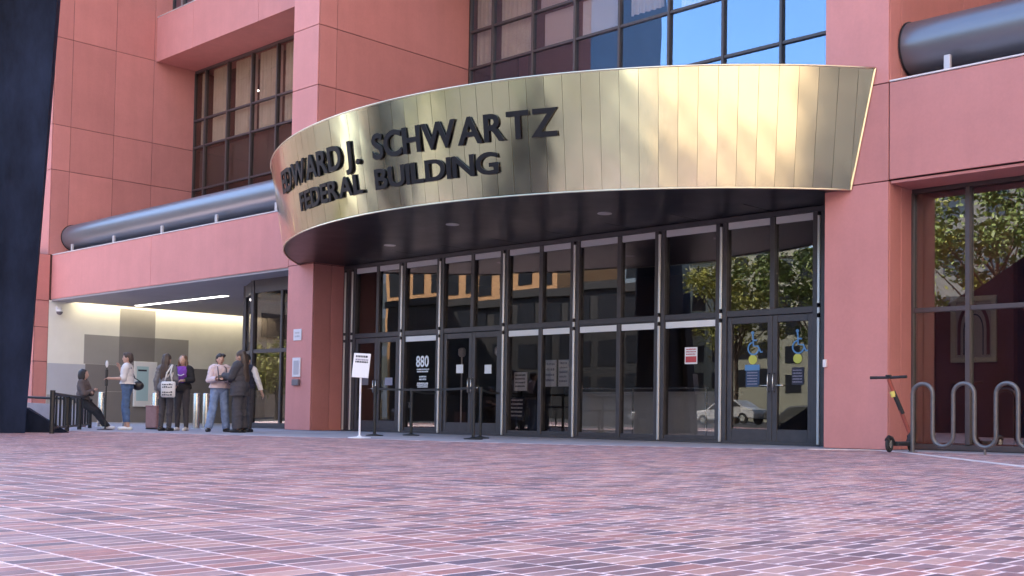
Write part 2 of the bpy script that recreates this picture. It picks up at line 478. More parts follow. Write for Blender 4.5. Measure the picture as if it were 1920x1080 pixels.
for row in range(r0, r1):
    y = (row+.5)*PY + JNT/2
    off = .5*(row % 2)
    # only the wedge the photograph and a step beside it can see
    xl = max(-40, -2.75*max(y+6, 1.0)-2); xr = 6.0
    for colm in range(int(xl/PX), int(xr/PX)):
        x = (colm+.5-off)*PX + JNT/2
        if y > apron_edge(x)-.1 or (y < 0 and x < -9): continue
        d = math.hypot(x, y)
        bricks.append((x, y, d))
def in_view(x, y):
    q = Vector((x, y, -CAM_H)); z = q.dot(_f)
    if z < .5: return False
    u = 960 + F_PX*q.dot(_r2)/z; w = CY + F_PX*q.dot(_d2)/z
    return -20 < u < 1940 and w < 1100
seen = sorted([b for b in bricks if in_view(b[0], b[1])], key=lambda b: b[2])[:300]
near = set((b[0], b[1]) for b in seen)
rest = MB()
rb = random.Random(3)
for x, y, d in bricks:
    if (x, y) in near: continue
    brick_geo(rest, x, y, PX-JNT+rb.uniform(-.005, .002), PY-JNT+rb.uniform(-.006, .002), rb.uniform(-.0004, .0007), (rb.uniform(-.005, .005), rb.uniform(-.005, .005)), rb.uniform(-.022, .022))
tag(rest.build('brick_field', 'paver', plaza, fix=False), kind='stuff')
protos = []
for k in range(5):
    mb = MB(); brick_geo(mb, 0, 0, PX-JNT+.0015-.0013*k, PY-JNT+.0015-.0014*k, 0, (0, 0))
    me = bpy.data.meshes.new('brick'); me.from_pydata(mb.v, [], mb.f); me.materials.append(MATS['paver']); protos.append(me)
for i, (x, y, d) in enumerate(seen):
    o = link('brick', protos[i % 5], (x, y, rb.uniform(-.0003, .0005)), plaza)
    o.rotation_euler = (rb.uniform(-.003, .003), rb.uniform(-.003, .003), rb.uniform(-.022, .022))

# ------------------------------------------------------------------ the building
FB = thing('federal_building', (-16.2, 17.0, 0), 'pink panelled federal building with dark windows and a curved brass entrance canopy', 'building')
GAP = .008
def panels_y(parent, xj, zj, Y, th=.03, face=-1):
    """wall panels on a plane of constant y, one object each"""
    for a in range(len(xj)-1):
        for b in range(len(zj)-1):
            jit = rnd.uniform(-.0015, .0015)
            y0, y1 = (Y+jit, Y+th) if face < 0 else (Y-th, Y+jit)
            MB().cbox(xj[a]+GAP, xj[a+1]-GAP, y0, y1, zj[b]+GAP, zj[b+1]-GAP, .005).build('wall_panel', 'panel', parent)
def panels_x(parent, yj, zj, X, th=.03):
    for a in range(len(yj)-1):
        for b in range(len(zj)-1):
            jit = rnd.uniform(-.0015, .0015)
            MB().cbox(X-th, X+jit, yj[a]+GAP, yj[a+1]-GAP, zj[b]+GAP, zj[b+1]-GAP, .005).build('wall_panel', 'panel', parent)
TOP = 16.2
ZJ = [5.55, 8.42, 9.91, 12.76, TOP]
# left column of the entrance
c = MB().box(-24.0, -23.0, 16.63, 21.9, .02, TOP).build('column', 'panel_back', FB)
panels_y(c, [-24.03, -22.97], [0, 4.05] + ZJ, 16.6)
panels_x(c, [16.632, 17.15, 17.72], [0, 4.05], -22.97)
panels_x(c, [16.632, 17.15, 21.62], [4.05] + ZJ, -22.97)
# right column
c = MB().box(-9.28, -8.25, 16.63, 21.9, .02, TOP).build('column', 'panel_back', FB)
panels_y(c, [-9.31, -8.22], [0, 4.12, 5.64, 8.42, 9.91, 12.76, TOP], 16.6)
panels_x(c, [16.632, 17.02, 17.42], [0, 4.12], -8.22)
panels_x(c, [16.632, 17.02, 19.3, 21.62], [5.64, 8.42, 9.91, 12.76, TOP], -8.22)
# stair tower left of the passage
c = MB().box(-46, -37.51, 16.53, 30, .02, TOP+30).build('tower', 'panel_back', FB)
panels_x(c, [16.502, 17.1, 18.62, 20.05, 21.68], [5.5, 8.33, 9.84, 12.77, TOP], -37.48)
panels_y(c, [-46, -42, -37.482], [5.5, 8.33, 9.84, 12.77, TOP], 16.47)
c = MB().box(-46, -37.51, 16.13, 16.5, .02, 5.5).build('pier', 'panel_back', FB)
panels_x(c, [16.102, 16.55], [0, 1.97, 3.1, 3.97, 5.5], -37.48)
panels_y(c, [-46, -42, -37.482], [0, 1.97, 3.1, 3.97, 5.5], 16.07)
# bands above the ground floor with their copings and round tubes
def band(xj, z0, z1, zc, x0, x1, brk):
    b = MB().box(x0, x1, 16.635, 17.0, z0+.02, z1-.01).build('band', 'panel_back', FB)
    panels_y(b, xj, [z0, z1], 16.6)
    MB().cbox(x0, x1, 16.585, 17.02, z1+.001, z1+.028, .004).build('coping', 'coping', b)
    MB().box(x0, x1, 17.0, 22.6, z1-.2, z1-.05).build('roof', 'concrete', b)
    t = MB().tube([(x0, 17.3, zc), (x1, 17.3, zc)], .42, 40).build('tube', 'tube', FB)
    autosmooth(t)
    for x in (x0+.012, x1-.03):
        MB().tube([(x, 17.3, zc), (x+.018, 17.3, zc)], .44, 40).build('end_gap', 'black_metal', t)  # black ring colours in the shadow gap where the tube meets the wall
    for x in brk:
        MB().cbox(x-.05, x+.05, 16.84, 16.9, z1+.03, z1+.32, .006).build('bracket', 'bracket', t)
        MB().cbox(x-.11, x+.11, 16.78, 17.0, z1+.029, z1+.045, .004).build('bracket_foot', 'bracket', t)
band([-37.48, -30.92, -24.03], 4.02, 5.48, 6.13, -37.47, -24.04, (-36.6, -33.75, -30.8, -27.86, -25.0))
band([-8.22, -3.6, 1.0, 5.2], 4.13, 5.64, 6.3, -8.21, 5.2, (-7.42, -4.5, -1.55, 1.4, 4.3))
# recessed upper floor: windows in a grid, room and curtains behind
def window_grid(xs_, zs, Y, name, gm, room, curtains=(), fw=.07, fr='frame_bronze'):
    w = MB().cbox(xs_[0], xs_[-1], Y-.04, Y+.08, zs[-1], zs[-1]+.09, .006).build(name, fr, FB)
    MB().cbox(xs_[0], xs_[-1], Y-.04, Y+.08, zs[0]-.09, zs[0], .006).build('sill', fr, w)
    for x in xs_[1:-1]:
        MB().cbox(x-fw/2, x+fw/2, Y-.075, Y+.075, zs[0], zs[-1], .006).build('mullion', fr, w)
    for x in (xs_[0], xs_[-1]):
        MB().cbox(x-.035 if x > xs_[0] else x, x if x > xs_[0] else x+.035, Y-.06, Y+.07, zs[0], zs[-1], .004).build('jamb', fr, w)
    for z in zs[1:-1]:
        for a in range(len(xs_)-1):
            MB().cbox(xs_[a]+fw/2, xs_[a+1]-fw/2, Y-.055, Y+.055, z-fw/2, z+fw/2, .005).build('transom', fr, w)
    for a in range(len(xs_)-1):
        for b in range(len(zs)-1):
            t = rnd.uniform(-.004, .004); t2 = rnd.uniform(-.004, .004)
            p = MB().box(xs_[a]+.02, xs_[a+1]-.02, Y-.004, Y+.004, zs[b]+.02, zs[b+1]-.02).build('pane', gm, w)
            p.rotation_euler = (t, 0, t2)
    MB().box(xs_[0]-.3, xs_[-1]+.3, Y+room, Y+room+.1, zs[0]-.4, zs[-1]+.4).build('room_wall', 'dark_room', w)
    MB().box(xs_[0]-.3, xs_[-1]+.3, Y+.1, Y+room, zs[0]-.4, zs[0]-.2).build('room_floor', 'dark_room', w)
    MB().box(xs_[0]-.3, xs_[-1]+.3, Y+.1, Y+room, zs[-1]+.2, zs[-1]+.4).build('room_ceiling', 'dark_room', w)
    for (x0, x1, z0, z1, m, kind) in curtains:
        if kind == 'fold':
            n = max(6, int((x1-x0)/.035)); vs, fs = [], []
            for i in range(n+1):
                x = x0 + (x1-x0)*i/n; yy = Y+.17+.035*math.sin(i*1.35)+rnd.uniform(-.01, .01)
                vs += [(x, yy, z0), (x, yy, z1), (x, yy+.006, z0), (x, yy+.006, z1)]
            for i in range(n):
                q = 4*i; fs += [(q, q+4, q+5, q+1), (q+2, q+3, q+7, q+6)]
            MB().add(vs, fs).build('curtain', m, w, fix=False)
        else:
            MB().box(x0, x1, Y+.11, Y+.118, z0, z1).build('roller_blind', m, w)
    return w
XL = [-37.48, -36.72, -35.26, -33.75, -32.25, -30.75, -29.25, -27.75, -26.25, -24.03]
cl = []
for a, (x0, x1) in enumerate(zip(XL, XL[1:])):
    cl.append((x0+.18, x1-.2 if a % 2 else x1-.45, 9.98, 12.66, 'curtain', 'fold'))
    if a in (2, 3, 4): cl.append((x1-.38, x1-.02, 9.98, 12.66, 'shade', 'fold'))
wl = window_grid(XL, [6.7, 8.38, 9.93, 10.91, 12.66], 21.7, 'window', 'glass_left', 2.6, cl)
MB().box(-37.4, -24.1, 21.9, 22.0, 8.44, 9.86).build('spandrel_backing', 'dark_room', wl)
MB().tube([(-36.2, 23.2, 12.05), (-35.7, 23.2, 12.05)], .03, 8).build('room_lamp', 'lamp', wl)
XC = [-22.97, -22.08, -20.59, -19.13, -17.69, -16.2, -14.69, -13.2, -11.75, -10.3, -9.31]
cc = [(-22.9, -22.2, 9.98, 12.6, 'curtain', 'fold'), (-21.95, -20.75, 9.98, 12.6, 'curtain', 'fold'), (-20.3, -19.3, 9.98, 10.88, 'shade', 'roll'),
      (-20.45, -19.3, 11.0, 12.6, 'shade', 'roll'), (-19.0, -17.8, 9.98, 10.9, 'shade_white', 'roll'), (-17.5, -16.5, 10.2, 12.6, 'shade_white', 'fold'),
      (-16.0, -14.9, 9.98, 12.6, 'curtain', 'fold')]
window_grid(XC, [7.1, 8.56, 9.93, 10.95, 12.66], 21.7, 'window', 'glass_upper', 2.6, cc)
window_grid([-8.22, -6.75, -5.25, -3.75, -2.25, -.75, .75, 2.25, 3.75, 5.2], [6.7, 8.42, 9.93, 10.95, 12.66], 21.7, 'window', 'glass_upper', 2.6, [])
for x0, x1, zz in ((-37.47, -24.04, 6.61), (-22.96, -9.32, 7.01), (-8.21, 5.2, 6.61)):
    MB().box(x0, x1, 21.66, 21.9, 5.3, zz).build('wall', 'panel', FB)
# spandrel of the next storey, proud of the windows
for x0, x1, js in ((-37.46, -24.04, [-37.46, -35.0, -31.05, -27.5, -24.04]), (-22.96, -9.32, [-22.96, -18.4, -13.9, -9.32]), (-8.21, 5.2, [-8.21, -3.7, .7, 5.2])):
    s = MB().box(x0, x1, 20.13, 22.4, 12.75, 14.3).build('spandrel', 'panel', FB)
    panels_y(s, js, [12.72, 14.32], 20.1)
    MB().cbox(x0, x1, 20.09, 20.5, 14.325, 14.345, .004).build('coping', 'coping', s)
window_grid([-37.48, -36.72, -35.26, -33.75, -32.25, -30.75, -29.25, -27.75, -26.25, -24.03], [14.5, 16.0, 17.6], 20.75, 'window', 'glass_upper', 2.2, [(-37.3, -36.9, 14.5, 17.5, 'shade_white', 'fold'), (-36.5, -35.5, 14.5, 17.5, 'curtain', 'fold')])
up = MB().box(-60, 16, 22.6, 44, 17.7, 47).box(-60, 16, 25.2, 44, -.03, 17.7).box(-37.4, 16, 20.4, 25.3, 17.7, 47)
up.box(-24.02, -22.98, 16.64, 22, TOP, 47).box(-9.3, -8.23, 16.64, 22, TOP, 47).box(5.22, 6.3, 16.6, 22, 0, 47).box(5.2, 16, 19.5, 26, 0, 17.7)
up.build('upper_mass', 'panel', FB)  # unseen mass above, made tall enough to throw the plaza into shade

# ------------------------------------------------------------------ canopy
CR0, CR1, CZ0, CZ1 = 9.5, 9.82, 4.05, 5.9
def cpt(th, z, off=0.0):
    r = CR0 + (z-CZ0)*(CR1-CR0)/(CZ1-CZ0) + off
    return Vector((APC[0]+r*math.sin(th), APC[1]-r*math.cos(th), z))
def th_end(z, Y=16.585):
    r = CR0 + (z-CZ0)*(CR1-CR0)/(CZ1-CZ0); return math.acos((APC[1]-Y)/r)
n = 72
def cap(z, y_back, drop, inset=.03):
    te = th_end(z); vs = []
    for i in range(n+1):
        th = -te + 2*te*i/n; p = cpt(th, z, -inset); vs.append(p)
    return vs
def slab(z0, z1, yb):
    a = cap(z0, yb, 0); b = cap(z1, yb, 0); vs, fs = [], []
    for p, q in zip(a, b):
        vs += [p, (p.x, yb, z0), q, (q.x, yb, z1)]
    for i in range(n):
        k = 4*i; fs += [(k, k+1, k+5, k+4), (k+2, k+6, k+7, k+3), (k, k+4, k+6, k+2)]
    fs += [(0, 2, 3, 1), (4*n, 4*n+1, 4*n+3, 4*n+2)]
    return MB().add(vs, fs)
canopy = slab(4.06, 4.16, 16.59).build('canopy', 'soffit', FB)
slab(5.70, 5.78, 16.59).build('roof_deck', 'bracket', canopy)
# recessed soffit over the doors, in strips
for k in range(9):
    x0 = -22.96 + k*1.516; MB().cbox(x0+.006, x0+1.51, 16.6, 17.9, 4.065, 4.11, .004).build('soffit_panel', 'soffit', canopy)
MB().box(-22.96, -9.32, 16.62, 21.6, 4.13, 5.3).build('header', 'panel_back', FB)
MB().box(-22.96, -9.32, 17.6, 21.7, 5.3, 5.6).build('lobby_roof', 'concrete', FB)
# backing skin behind the seams
vs, fs = [], []
for i in range(n+1):
    for z in (CZ0+.01, CZ1-.01):
        te = th_end(z); vs.append(cpt(-te+2*te*i/n, z, -.012))
MB().add(vs, [(2*i, 2*i+2, 2*i+3, 2*i+1) for i in range(n)]).build('backing', 'seam', canopy, smooth=True)
PSTEP = .305/9.66
rp_ = random.Random(11)
for i in range(-29, 29):
    a0, a1 = i*PSTEP, (i+1)*PSTEP
    if a0 > th_end(CZ1)-.004 or a1 < -th_end(CZ1)+.004: continue
    nu, nz = 6, 24
    ph = rp_.uniform(0, 6.28); amp = rp_.uniform(.0003, .0011); tw = rp_.uniform(-.0012, .0012); ln = rp_.uniform(-.0012, .0012)
    vs = []
    zlo = CZ0
    lim = min(abs(a0), abs(a1))                     # the end panels are cut along the slanting edge
    while zlo < CZ1-.05 and th_end(zlo) < lim+.002: zlo += .01
    for j in range(nz+1):
        z = zlo + (CZ1-zlo)*j/nz; te = th_end(z)
        b0, b1 = max(a0, -te), min(a1, te)
        for k in range(nu+1):
            u = k/nu; th = b0+(b1-b0)*u
            bul = amp*math.sin(ph+4.5*j/nz)*math.sin(math.pi*u) + .0016*math.sin(ph*2+7.5*j/nz) + .0009*math.sin(ph*3+3*u+15*j/nz) + tw*(u-.5)*(j/nz-.5)*2 + ln*(u-.5)
            p = cpt(b0, z).lerp(cpt(b1, z), u).lerp(cpt(th, z), .9)
            nrm = Vector((math.sin(th), -math.cos(th), 0)); tg = Vector((math.cos(th), math.sin(th), 0))
            vs.append(p + nrm*bul + tg*(.0028 if k == 0 else -.0028 if k == nu else 0))
    W = nu+1
    fs = [(j*W+k, j*W+k+1, (j+1)*W+k+1, (j+1)*W+k) for j in range(nz) for k in range(nu)]
    m0 = len(vs)                                    # returned edges give the sheet its thickness
    for j in range(nz+1):
        for k in (0, nu):
            q = vs[j*W+k]; th = math.atan2(q.x-APC[0], APC[1]-q.y)
            vs += [q.copy(), q - Vector((math.sin(th), -math.cos(th), 0))*.012]
    for j in range(nz):
        a, b = m0+4*j, m0+4*(j+1); fs += [(a, b, b+1, a+1), (a+2, a+3, b+3, b+2)]
    MB().add(vs, fs).build('brass_panel', 'brass', canopy, fix=False).data.polygons.foreach_set('use_smooth', [True]*(nz*nu)+[False]*(2*nz))
def ctube(z, off, r, name, m):
    te = th_end(z); MB().tube([cpt(-te+2*te*i/n, z, off) for i in range(n+1)], r, 6).build(name, m, canopy, smooth=True)
ctube(CZ1, .0, .016, 'top_trim', 'brass_edge'); ctube(CZ0, .0, .014, 'bottom_trim', 'brass_edge')
for sgn in (-1, 1):                                 # closing edge where the fascia meets the columns
    MB().tube([cpt(sgn*th_end(CZ0+(CZ1-CZ0)*j/6), CZ0+(CZ1-CZ0)*j/6) for j in range(7)], .016, 6).build('end_trim', 'brass_edge', canopy)
for x, y in ((-19.26, 15.9), (-13.19, 15.8), (-16.2, 14.9)):
    d = MB().lathe([(.10, 4.048), (.13, 4.048), (.13, 4.06), (.10, 4.06)], x, y, 20).build('downlight', 'cover', canopy)
    MB().lathe([(.098, 4.056), (.098, 4.0585)], x, y, 20).build('lens', 'downlight', canopy)
def sign_line(words, z0, caph):
    me0, a, b, lo, hi = text_mesh('H', 1, 0); size = caph/(hi-lo); bpy.data.meshes.remove(me0)
    for txt, s0, s1 in words:
        items = []
        for ch in txt:
            if ch == ' ': items.append((None, .0, .10 if txt[-2:] != ' .' or items and items[-1][0] is None else .06)); continue
            me, x0, x1, _, _ = text_mesh(ch, size, .014, size*.022); items.append((me, x0, x1))
        gap = .07*caph
        total = sum(b-a for _, a, b in items) + gap*(len(items)-1)
        k = (s1-s0)/total; cur = s0
        for me, a, b in items:
            w = (b-a)*k
            if me:
                mid = (a+b)/2; zc = z0
                rr = CR0+(zc+caph/2-CZ0)*(CR1-CR0)/(CZ1-CZ0)
                th = (cur+w/2)/rr
                tilt = math.atan2(CR1-CR0, CZ1-CZ0)
                loc = cpt(th, zc, .035)
                m4 = Matrix.Translation(Vector((0, 0, 0))) @ Matrix.Rotation(th, 4, 'Z') @ Matrix.Rotation(math.pi/2+tilt*.9, 4, 'X') @ Matrix.Diagonal((k, 1, 1, 1)) @ Matrix.Translation((-mid, 0, 0))
                me.transform(m4)
                me.materials.clear(); me.materials.append(MATS['letter'])
                link('letter', me, loc, canopy)
            cur += w + gap*k
sign_line([('EDWARD J .', -4.0, -.33), ('SCHWARTZ', .06, 3.9)], 4.95, .425)
sign_line([('FEDERAL', -2.86, -.33), ('BUILDING', .04, 2.78)], 4.43, .34)

# ------------------------------------------------------------------ entrance glazing
GY = 17.6
EX = [-22.62, -20.75, -19.42, -17.39, -15.39, -13.26, -11.88, -9.92]
MIDS = {0: -21.66, 2: -18.38, 3: -16.33, 4: -14.25, 6: -10.83}
eg = MB()
eg.cbox(-22.97, -9.31, GY-.09, GY+.09, 3.97, 4.06, .006)
eg.cbox(-22.97, -9.31, GY-.07, GY+.07, .004, .06, .006)
eg = eg.build('entrance_glazing', 'frame', FB)
for x in [-22.9] + EX:
    for s in (-1, 1):
        MB().cbox(x+s*.075-.045, x+s*.075+.045, GY-.08, GY+.08, .06, 3.97, .006).build('mullion', 'frame', eg)
    for z0, z1 in ((.03, 2.17), (2.24, 2.34), (2.41, 3.9)):
        MB().cbox(x-.024, x+.024, GY-.10, GY-.02, z0, z1, .005).build('cover_strip', 'cover', eg)
MB().cbox(-9.77, -9.31, GY-.06, GY+.06, .06, 3.97, .006).build('side_panel', 'frame', eg)
for i in range(7):
    x0, x1 = EX[i]+.12, EX[i+1]-.12
    MB().cbox(x0, x1, GY-.07, GY+.07, 2.26, 2.37, .006).build('transom', 'frame', eg)
    mids = [MIDS[i]] if i in MIDS else []
    for x in mids:
        MB().cbox(x-.05, x+.05, GY-.07, GY+.07, 2.37, 3.97, .006).build('mullion', 'frame', eg)
        if i in (3, 4): MB().cbox(x-.05, x+.05, GY-.07, GY+.07, .06, 2.26, .006).build('mullion', 'frame', eg)
    edges = [x0] + mids + [x1]
    for a, b in zip(edges, edges[1:]):
        a2 = a + (.05 if a in mids else 0); b2 = b - (.05 if b in mids else 0)
        p = MB().box(a2, b2, GY-.005, GY+.005, 2.37, 3.97).build('pane', 'glass_lobby', eg)
        p.rotation_euler = (rnd.uniform(-.004, .004), 0, rnd.uniform(-.006, .006))
        MB().cbox(a2+.01, b2-.01, GY-.055, GY-.02, 3.84, 3.965, .004).build('light_panel', 'bar_grey', eg)
        if i in (1, 3, 4, 5):
            MB().cbox(a2+.01, b2-.01, GY-.05, GY-.02, 2.115, 2.235, .004).build('light_panel', 'bar_white', eg)
            p = MB().box(a2, b2, GY-.005, GY+.005, .06, 2.26).build('pane', 'glass_door', eg)
            p.rotation_euler = (rnd.uniform(-.003, .003), 0, rnd.uniform(-.004, .004))
            MB().cbox(a2, b2, GY-.05, GY+.05, 2.24, 2.259, .004).build('rail', 'frame', eg)
            MB().cbox(a2, b2, GY-.05, GY+.05, .061, .13, .004).build('rail', 'frame', eg)
def flat(name, parent, m, x0, x1, z0, z1, Y, th=.003):
    return MB().box(x0, x1, Y-th, Y, z0, z1).build(name, m, parent)
def words(parent, m, x0, x1, z, h, n, Y, seed):
    """a line of print too small to read: short strokes of uneven length"""
    r = random.Random(seed); x = x0; mb = MB()
    while x < x1-.01:
        w = min(x1-x, r.uniform(.25, .9)*h); mb.box(x, x+w, Y-.002, Y, z, z+h*r.uniform(.75, 1)); x += w + h*.28
    return mb.build('print', m, parent)
def wheelchair(parent, x, z, s, Y):
    mb = MB()
    ring = [(x-.02*s+.30*s*math.cos(a), Y, z+.30*s+.30*s*math.sin(a)) for a in [R_(100+250*k/22) for k in range(23)]]
    mb.tube(ring, .045*s, 6)
    mb.tube([(x-.06*s, Y, z+.98*s), (x-.02*s, Y, z+.42*s), (x+.24*s, Y, z+.40*s), (x+.40*s, Y, z+.10*s), (x+.50*s, Y, z+.13*s)], .05*s, 6)
    mb.tube([(x-.04*s, Y, z+.70*s), (x+.18*s, Y, z+.68*s)], .045*s, 6)
    mb.v = [(q[0], Y-.004+(q[1]-Y)*.05, q[2]) for q in mb.v]
    o = mb.build('wheelchair_symbol', 'blue_print', parent)
    MB().lathe([(.085*s, -.001), (.085*s, .001)], 0, 0, 16).xf(Matrix.Translation((x-.07*s, Y-.004, z+1.06*s)) @ Matrix.Rotation(math.pi/2, 4, 'X')).build('symbol_head', 'blue_print', parent)
def door(x0, x1, z1, hinge, label=None):
    d = MB(); w = .095
    d.cbox(x0, x0+w, GY-.05, GY+.03, .01, z1, .006).cbox(x1-w, x1, GY-.05, GY+.03, .01, z1, .006)
    d.cbox(x0+w, x1-w, GY-.047, GY+.027, .01, .27, .006).cbox(x0+w, x1-w, GY-.047, GY+.027, z1-.12, z1, .006)
    d = d.build('door', 'frame', FB)
    MB().box(x0+w-.01, x1-w+.01, GY-.014, GY-.006, .26, z1-.11).build('pane', 'glass_door', d).rotation_euler = (rnd.uniform(-.003, .003), 0, rnd.uniform(-.005, .005))
    hx = x1-w/2 if hinge < 0 else x0+w/2
    MB().tube([(hx, GY-.05, .92), (hx, GY-.115, .94), (hx, GY-.115, 1.22), (hx, GY-.05, 1.24)], .013, 8).build('handle', 'steel', d, smooth=True)
    sx = -1 if hinge < 0 else 1
    MB().tube([(hx, GY-.05, 1.03), (hx+sx*.02, GY-.09, 1.03), (hx+sx*.2, GY-.09, 1.03)], .014, 8).build('push_bar', 'steel', d, smooth=True)
    return d
for i in (0, 2, 6):
    x0, x1, m = EX[i]+.125, EX[i+1]-.125, MIDS[i]
    dl, dr = door(x0, m-.004, 2.25, -1), door(m+.004, x1, 2.25, 1)
    if i == 6:
        for d, x in ((dl, -11.22), (dr, -10.33)):
            wheelchair(d, x, 1.58, .36, GY-.02)
            MB().lathe([(.085, -.001), (.085, .001)], 0, 0, 20).xf(Matrix.Translation((x-.02, GY-.02, 1.49)) @ Matrix.Rotation(math.pi/2, 4, 'X')).build('round_sticker', 'yellow_print', d)
        flat('door_notice', dl, 'blue_print', -11.40, -11.10, 1.30, 1.40, GY-.02); flat('door_notice', dl, 'navy_print', -11.38, -11.10, 1.01, 1.295, GY-.02)
        flat('door_notice', dr, 'ink', -10.46, -10.23, 1.04, 1.34, GY-.02)
        for q in range(5): words(dr, 'ink_grey', -10.44, -10.26, 1.08+.05*q, .02, 1, GY-.0235, 40+q)
        for q in range(5): words(dl, 'ink_grey', -11.35, -11.14, 1.05+.05*q, .02, 1, GY-.0235, 50+q)
    if i == 0:
        flat('door_notice', dr, 'ink_grey', -21.38, -21.1, 1.11, 1.29, GY-.02)
        flat('door_notice', dl, 'box_grey', -22.3, -22.0, 1.12, 1.3, GY-.02)
    if i == 2:
        flat('door_notice', dl, 'paper', -18.9, -18.68, 1.36, 1.55, GY-.02); flat('door_notice', dr, 'paper', -18.0, -17.79, 1.34, 1.53, GY-.02)
# house number on the fixed pane
me, a, b, lo, hi = text_mesh('880', .36, .001, .008)
me.transform(Matrix.Rotation(math.pi/2, 4, 'X') @ Matrix.Translation((-(a+b)/2, -lo, 0)) )
sx = .44/(b-a); me.transform(Matrix.Diagonal((sx, 1, .26/(hi-lo), 1)))
me.materials.append(MATS['decal_white']); link('house_number', me, (-20.06, GY-.009, 1.52), eg)
for q, (z, h, w) in enumerate(((1.45, .035, .42), (1.40, .035, .40), (1.28, .04, .24), (1.22, .04, .24), (1.13, .035, .38), (1.09, .035, .40), (1.05, .03, .36))):
    words(eg, 'decal_white', -20.04-w/2, -20.04+w/2, z, h, 1, GY-.008, 60+q)
# lobby room
lb = MB().box(-22.97, -9.31, 23.4, 23.5, .0, 4.0).build('lobby_room', 'dark_room', FB)
MB().box(-22.97, -9.31, GY+.1, 23.4, -.05, .01).build('floor', 'lobby_floor', lb)
MB().box(-22.97, -9.31, GY+.1, 23.4, 4.0, 4.1).build('ceiling', 'dark_room', lb)
MB().box(-22.97, -22.9, GY+.12, 23.4, .01, 4.0).build('side_wall', 'dark_room', lb)
MB().box(-9.4, -9.31, GY+.12, 23.4, .01, 4.0).build('side_wall', 'dark_room', lb)
# glazing by the bike rack
w = window_grid([-8.22, -7.32, -6.38, -5.4, -4.4, -3.4, -2.4], [.10, 2.18, 4.03], 17.42, 'shop_window', 'glass_shop', 2.4, [], .075, 'frame_bronze')
MB().cbox(-8.2, 5.2, 17.3, 17.5, .004, .009, .002).build('sill', 'frame', w)
MB().box(-8.15, -2.0, 19.3, 19.4, .0, 4.1).build('lobby_wall', 'red_wall', w)
MB().box(-8.2, -8.12, 17.55, 19.3, .0, 4.1).build('lobby_wall', 'red_wall', w)
MB().box(-2.4, 5.2, 17.4, 17.6, .1, 4.1).build('wall', 'panel', FB)
MB().box(-8.21, 5.2, 16.65, 17.3, 4.08, 4.12).build('soffit', 'panel', FB)

# ------------------------------------------------------------------ passage on the left
pw = MB().box(-37.6, -37.5, 16.56, 26, 0, 4.0).build('passage_wall', 'cream', FB)
def swatch(name, m, y0, y1, z0, z1, lift): MB().box(-37.5, -37.5+lift, y0, y1, z0, z1).build(name, m, pw)  # flat grey rectangles of differing tone laid over the cream wall
swatch('tone_block', 'grey_mid', 19.05, 20.38, 1.96, 3.92, .004)
swatch('tone_block', 'grey_mid', 17.8, 19.05, 1.96, 2.95, .004)
swatch('tone_block', 'grey_mid', 20.38, 21.7, 1.96, 2.97, .004)
swatch('tone_block', 'grey_blue', 16.57, 17.86, .9, 1.93, .004)
swatch('tone_block', 'grey_mid', 16.57, 17.86, .0, .897, .004)
swatch('tone_block', 'grey_dark', 19.05, 20.38, 1.97, 2.96, .008)
swatch('tone_block', 'grey_dark', 17.86, 25, 1.05, 1.956, .005)
swatch('tone_block', 'grey_dark', 17.86, 25, .0, 1.045, .007)
MB().box(-37.5, -24.05, 25.0, 25.1, 0, 4.0).build('back_wall', 'grey_mid', pw)
gc = MB().box(-37.1, -24.05, 16.64, 25, 3.97, 4.05).build('passage_ceiling', 'garage_ceiling', FB)
MB().box(-37.5, -37.1, 16.64, 17.3, 3.97, 4.05).build('ceiling_edge', 'garage_ceiling', gc)
MB().box(-37.5, -37.1, 17.3, 25, 4.12, 4.2).build('cove_top', 'white_paint', gc)
MB().box(-37.2, -37.12, 17.4, 24.8, 4.06, 4.09).build('cove_light', 'cove', gc)
li = MB().cbox(-36.4, -30.8, 18.98, 19.18, 3.945, 3.969, .004).build('ceiling_light', 'cover', gc)
MB().box(-36.37, -30.83, 19.0, 19.16, 3.94, 3.944).build('diffuser', 'lamp', li)
cm = MB().cbox(-37.5, -37.38, 16.78, 16.94, 3.66, 3.8, .01).build('camera_mount', 'white_paint', pw)
MB().ell((-37.36, 16.86, 3.62), (.1, .1, .1), 16, 10).build('camera_dome', 'box_grey', pw, smooth=True)
MB().lathe([(.115, 3.63), (.115, 3.68), (.06, 3.72)], -37.36, 16.86, 18).build('camera_collar', 'white_paint', pw)
# glazed vestibule with a chamfered corner beside the passage
vp = [(-24.05, 17.40), (-26.75, 17.42), (-28.1, 18.05), (-28.1, 23.0)]
vb = MB().cbox(-24.5, -24.05, 17.3, 17.5, .02, 3.96, .005).build('vestibule', 'frame', FB)
for (xa, ya) in vp[1:]:
    MB().cbox(xa-.07, xa+.07, ya-.07, ya+.07, .02, 3.96, .005).build('post', 'frame', vb)
for (xa, ya), (xb, yb) in zip(vp, vp[1:]):
    L_ = math.hypot(xb-xa, yb-ya); an = math.atan2(yb-ya, xb-xa)
    M4 = Matrix.Translation((xa, ya, 0)) @ Matrix.Rotation(an, 4, 'Z')
    for z0, z1 in ((.02, .14), (2.0, 2.1), (3.62, 3.965)):
        MB().cbox(.08, L_-.08, -.05, .05, z0, z1, .005).xf(M4).build('rail', 'frame', vb)
    k = 2 if L_ > 2 else 1
    for q in range(k):
        a, b = .08+(L_-.16)*q/k, .08+(L_-.16)*(q+1)/k
        if q: MB().cbox(a-.04, a+.04, -.045, .045, .14, 3.62, .005).xf(M4).build('mullion', 'frame', vb)
        for z0, z1 in ((.14, 2.0), (2.1, 3.62)):
            MB().box(a+(.04 if q else 0), b-(.04 if q < k-1 else 0), -.005, .005, z0, z1).xf(M4).build('pane', 'glass_lobby', vb)
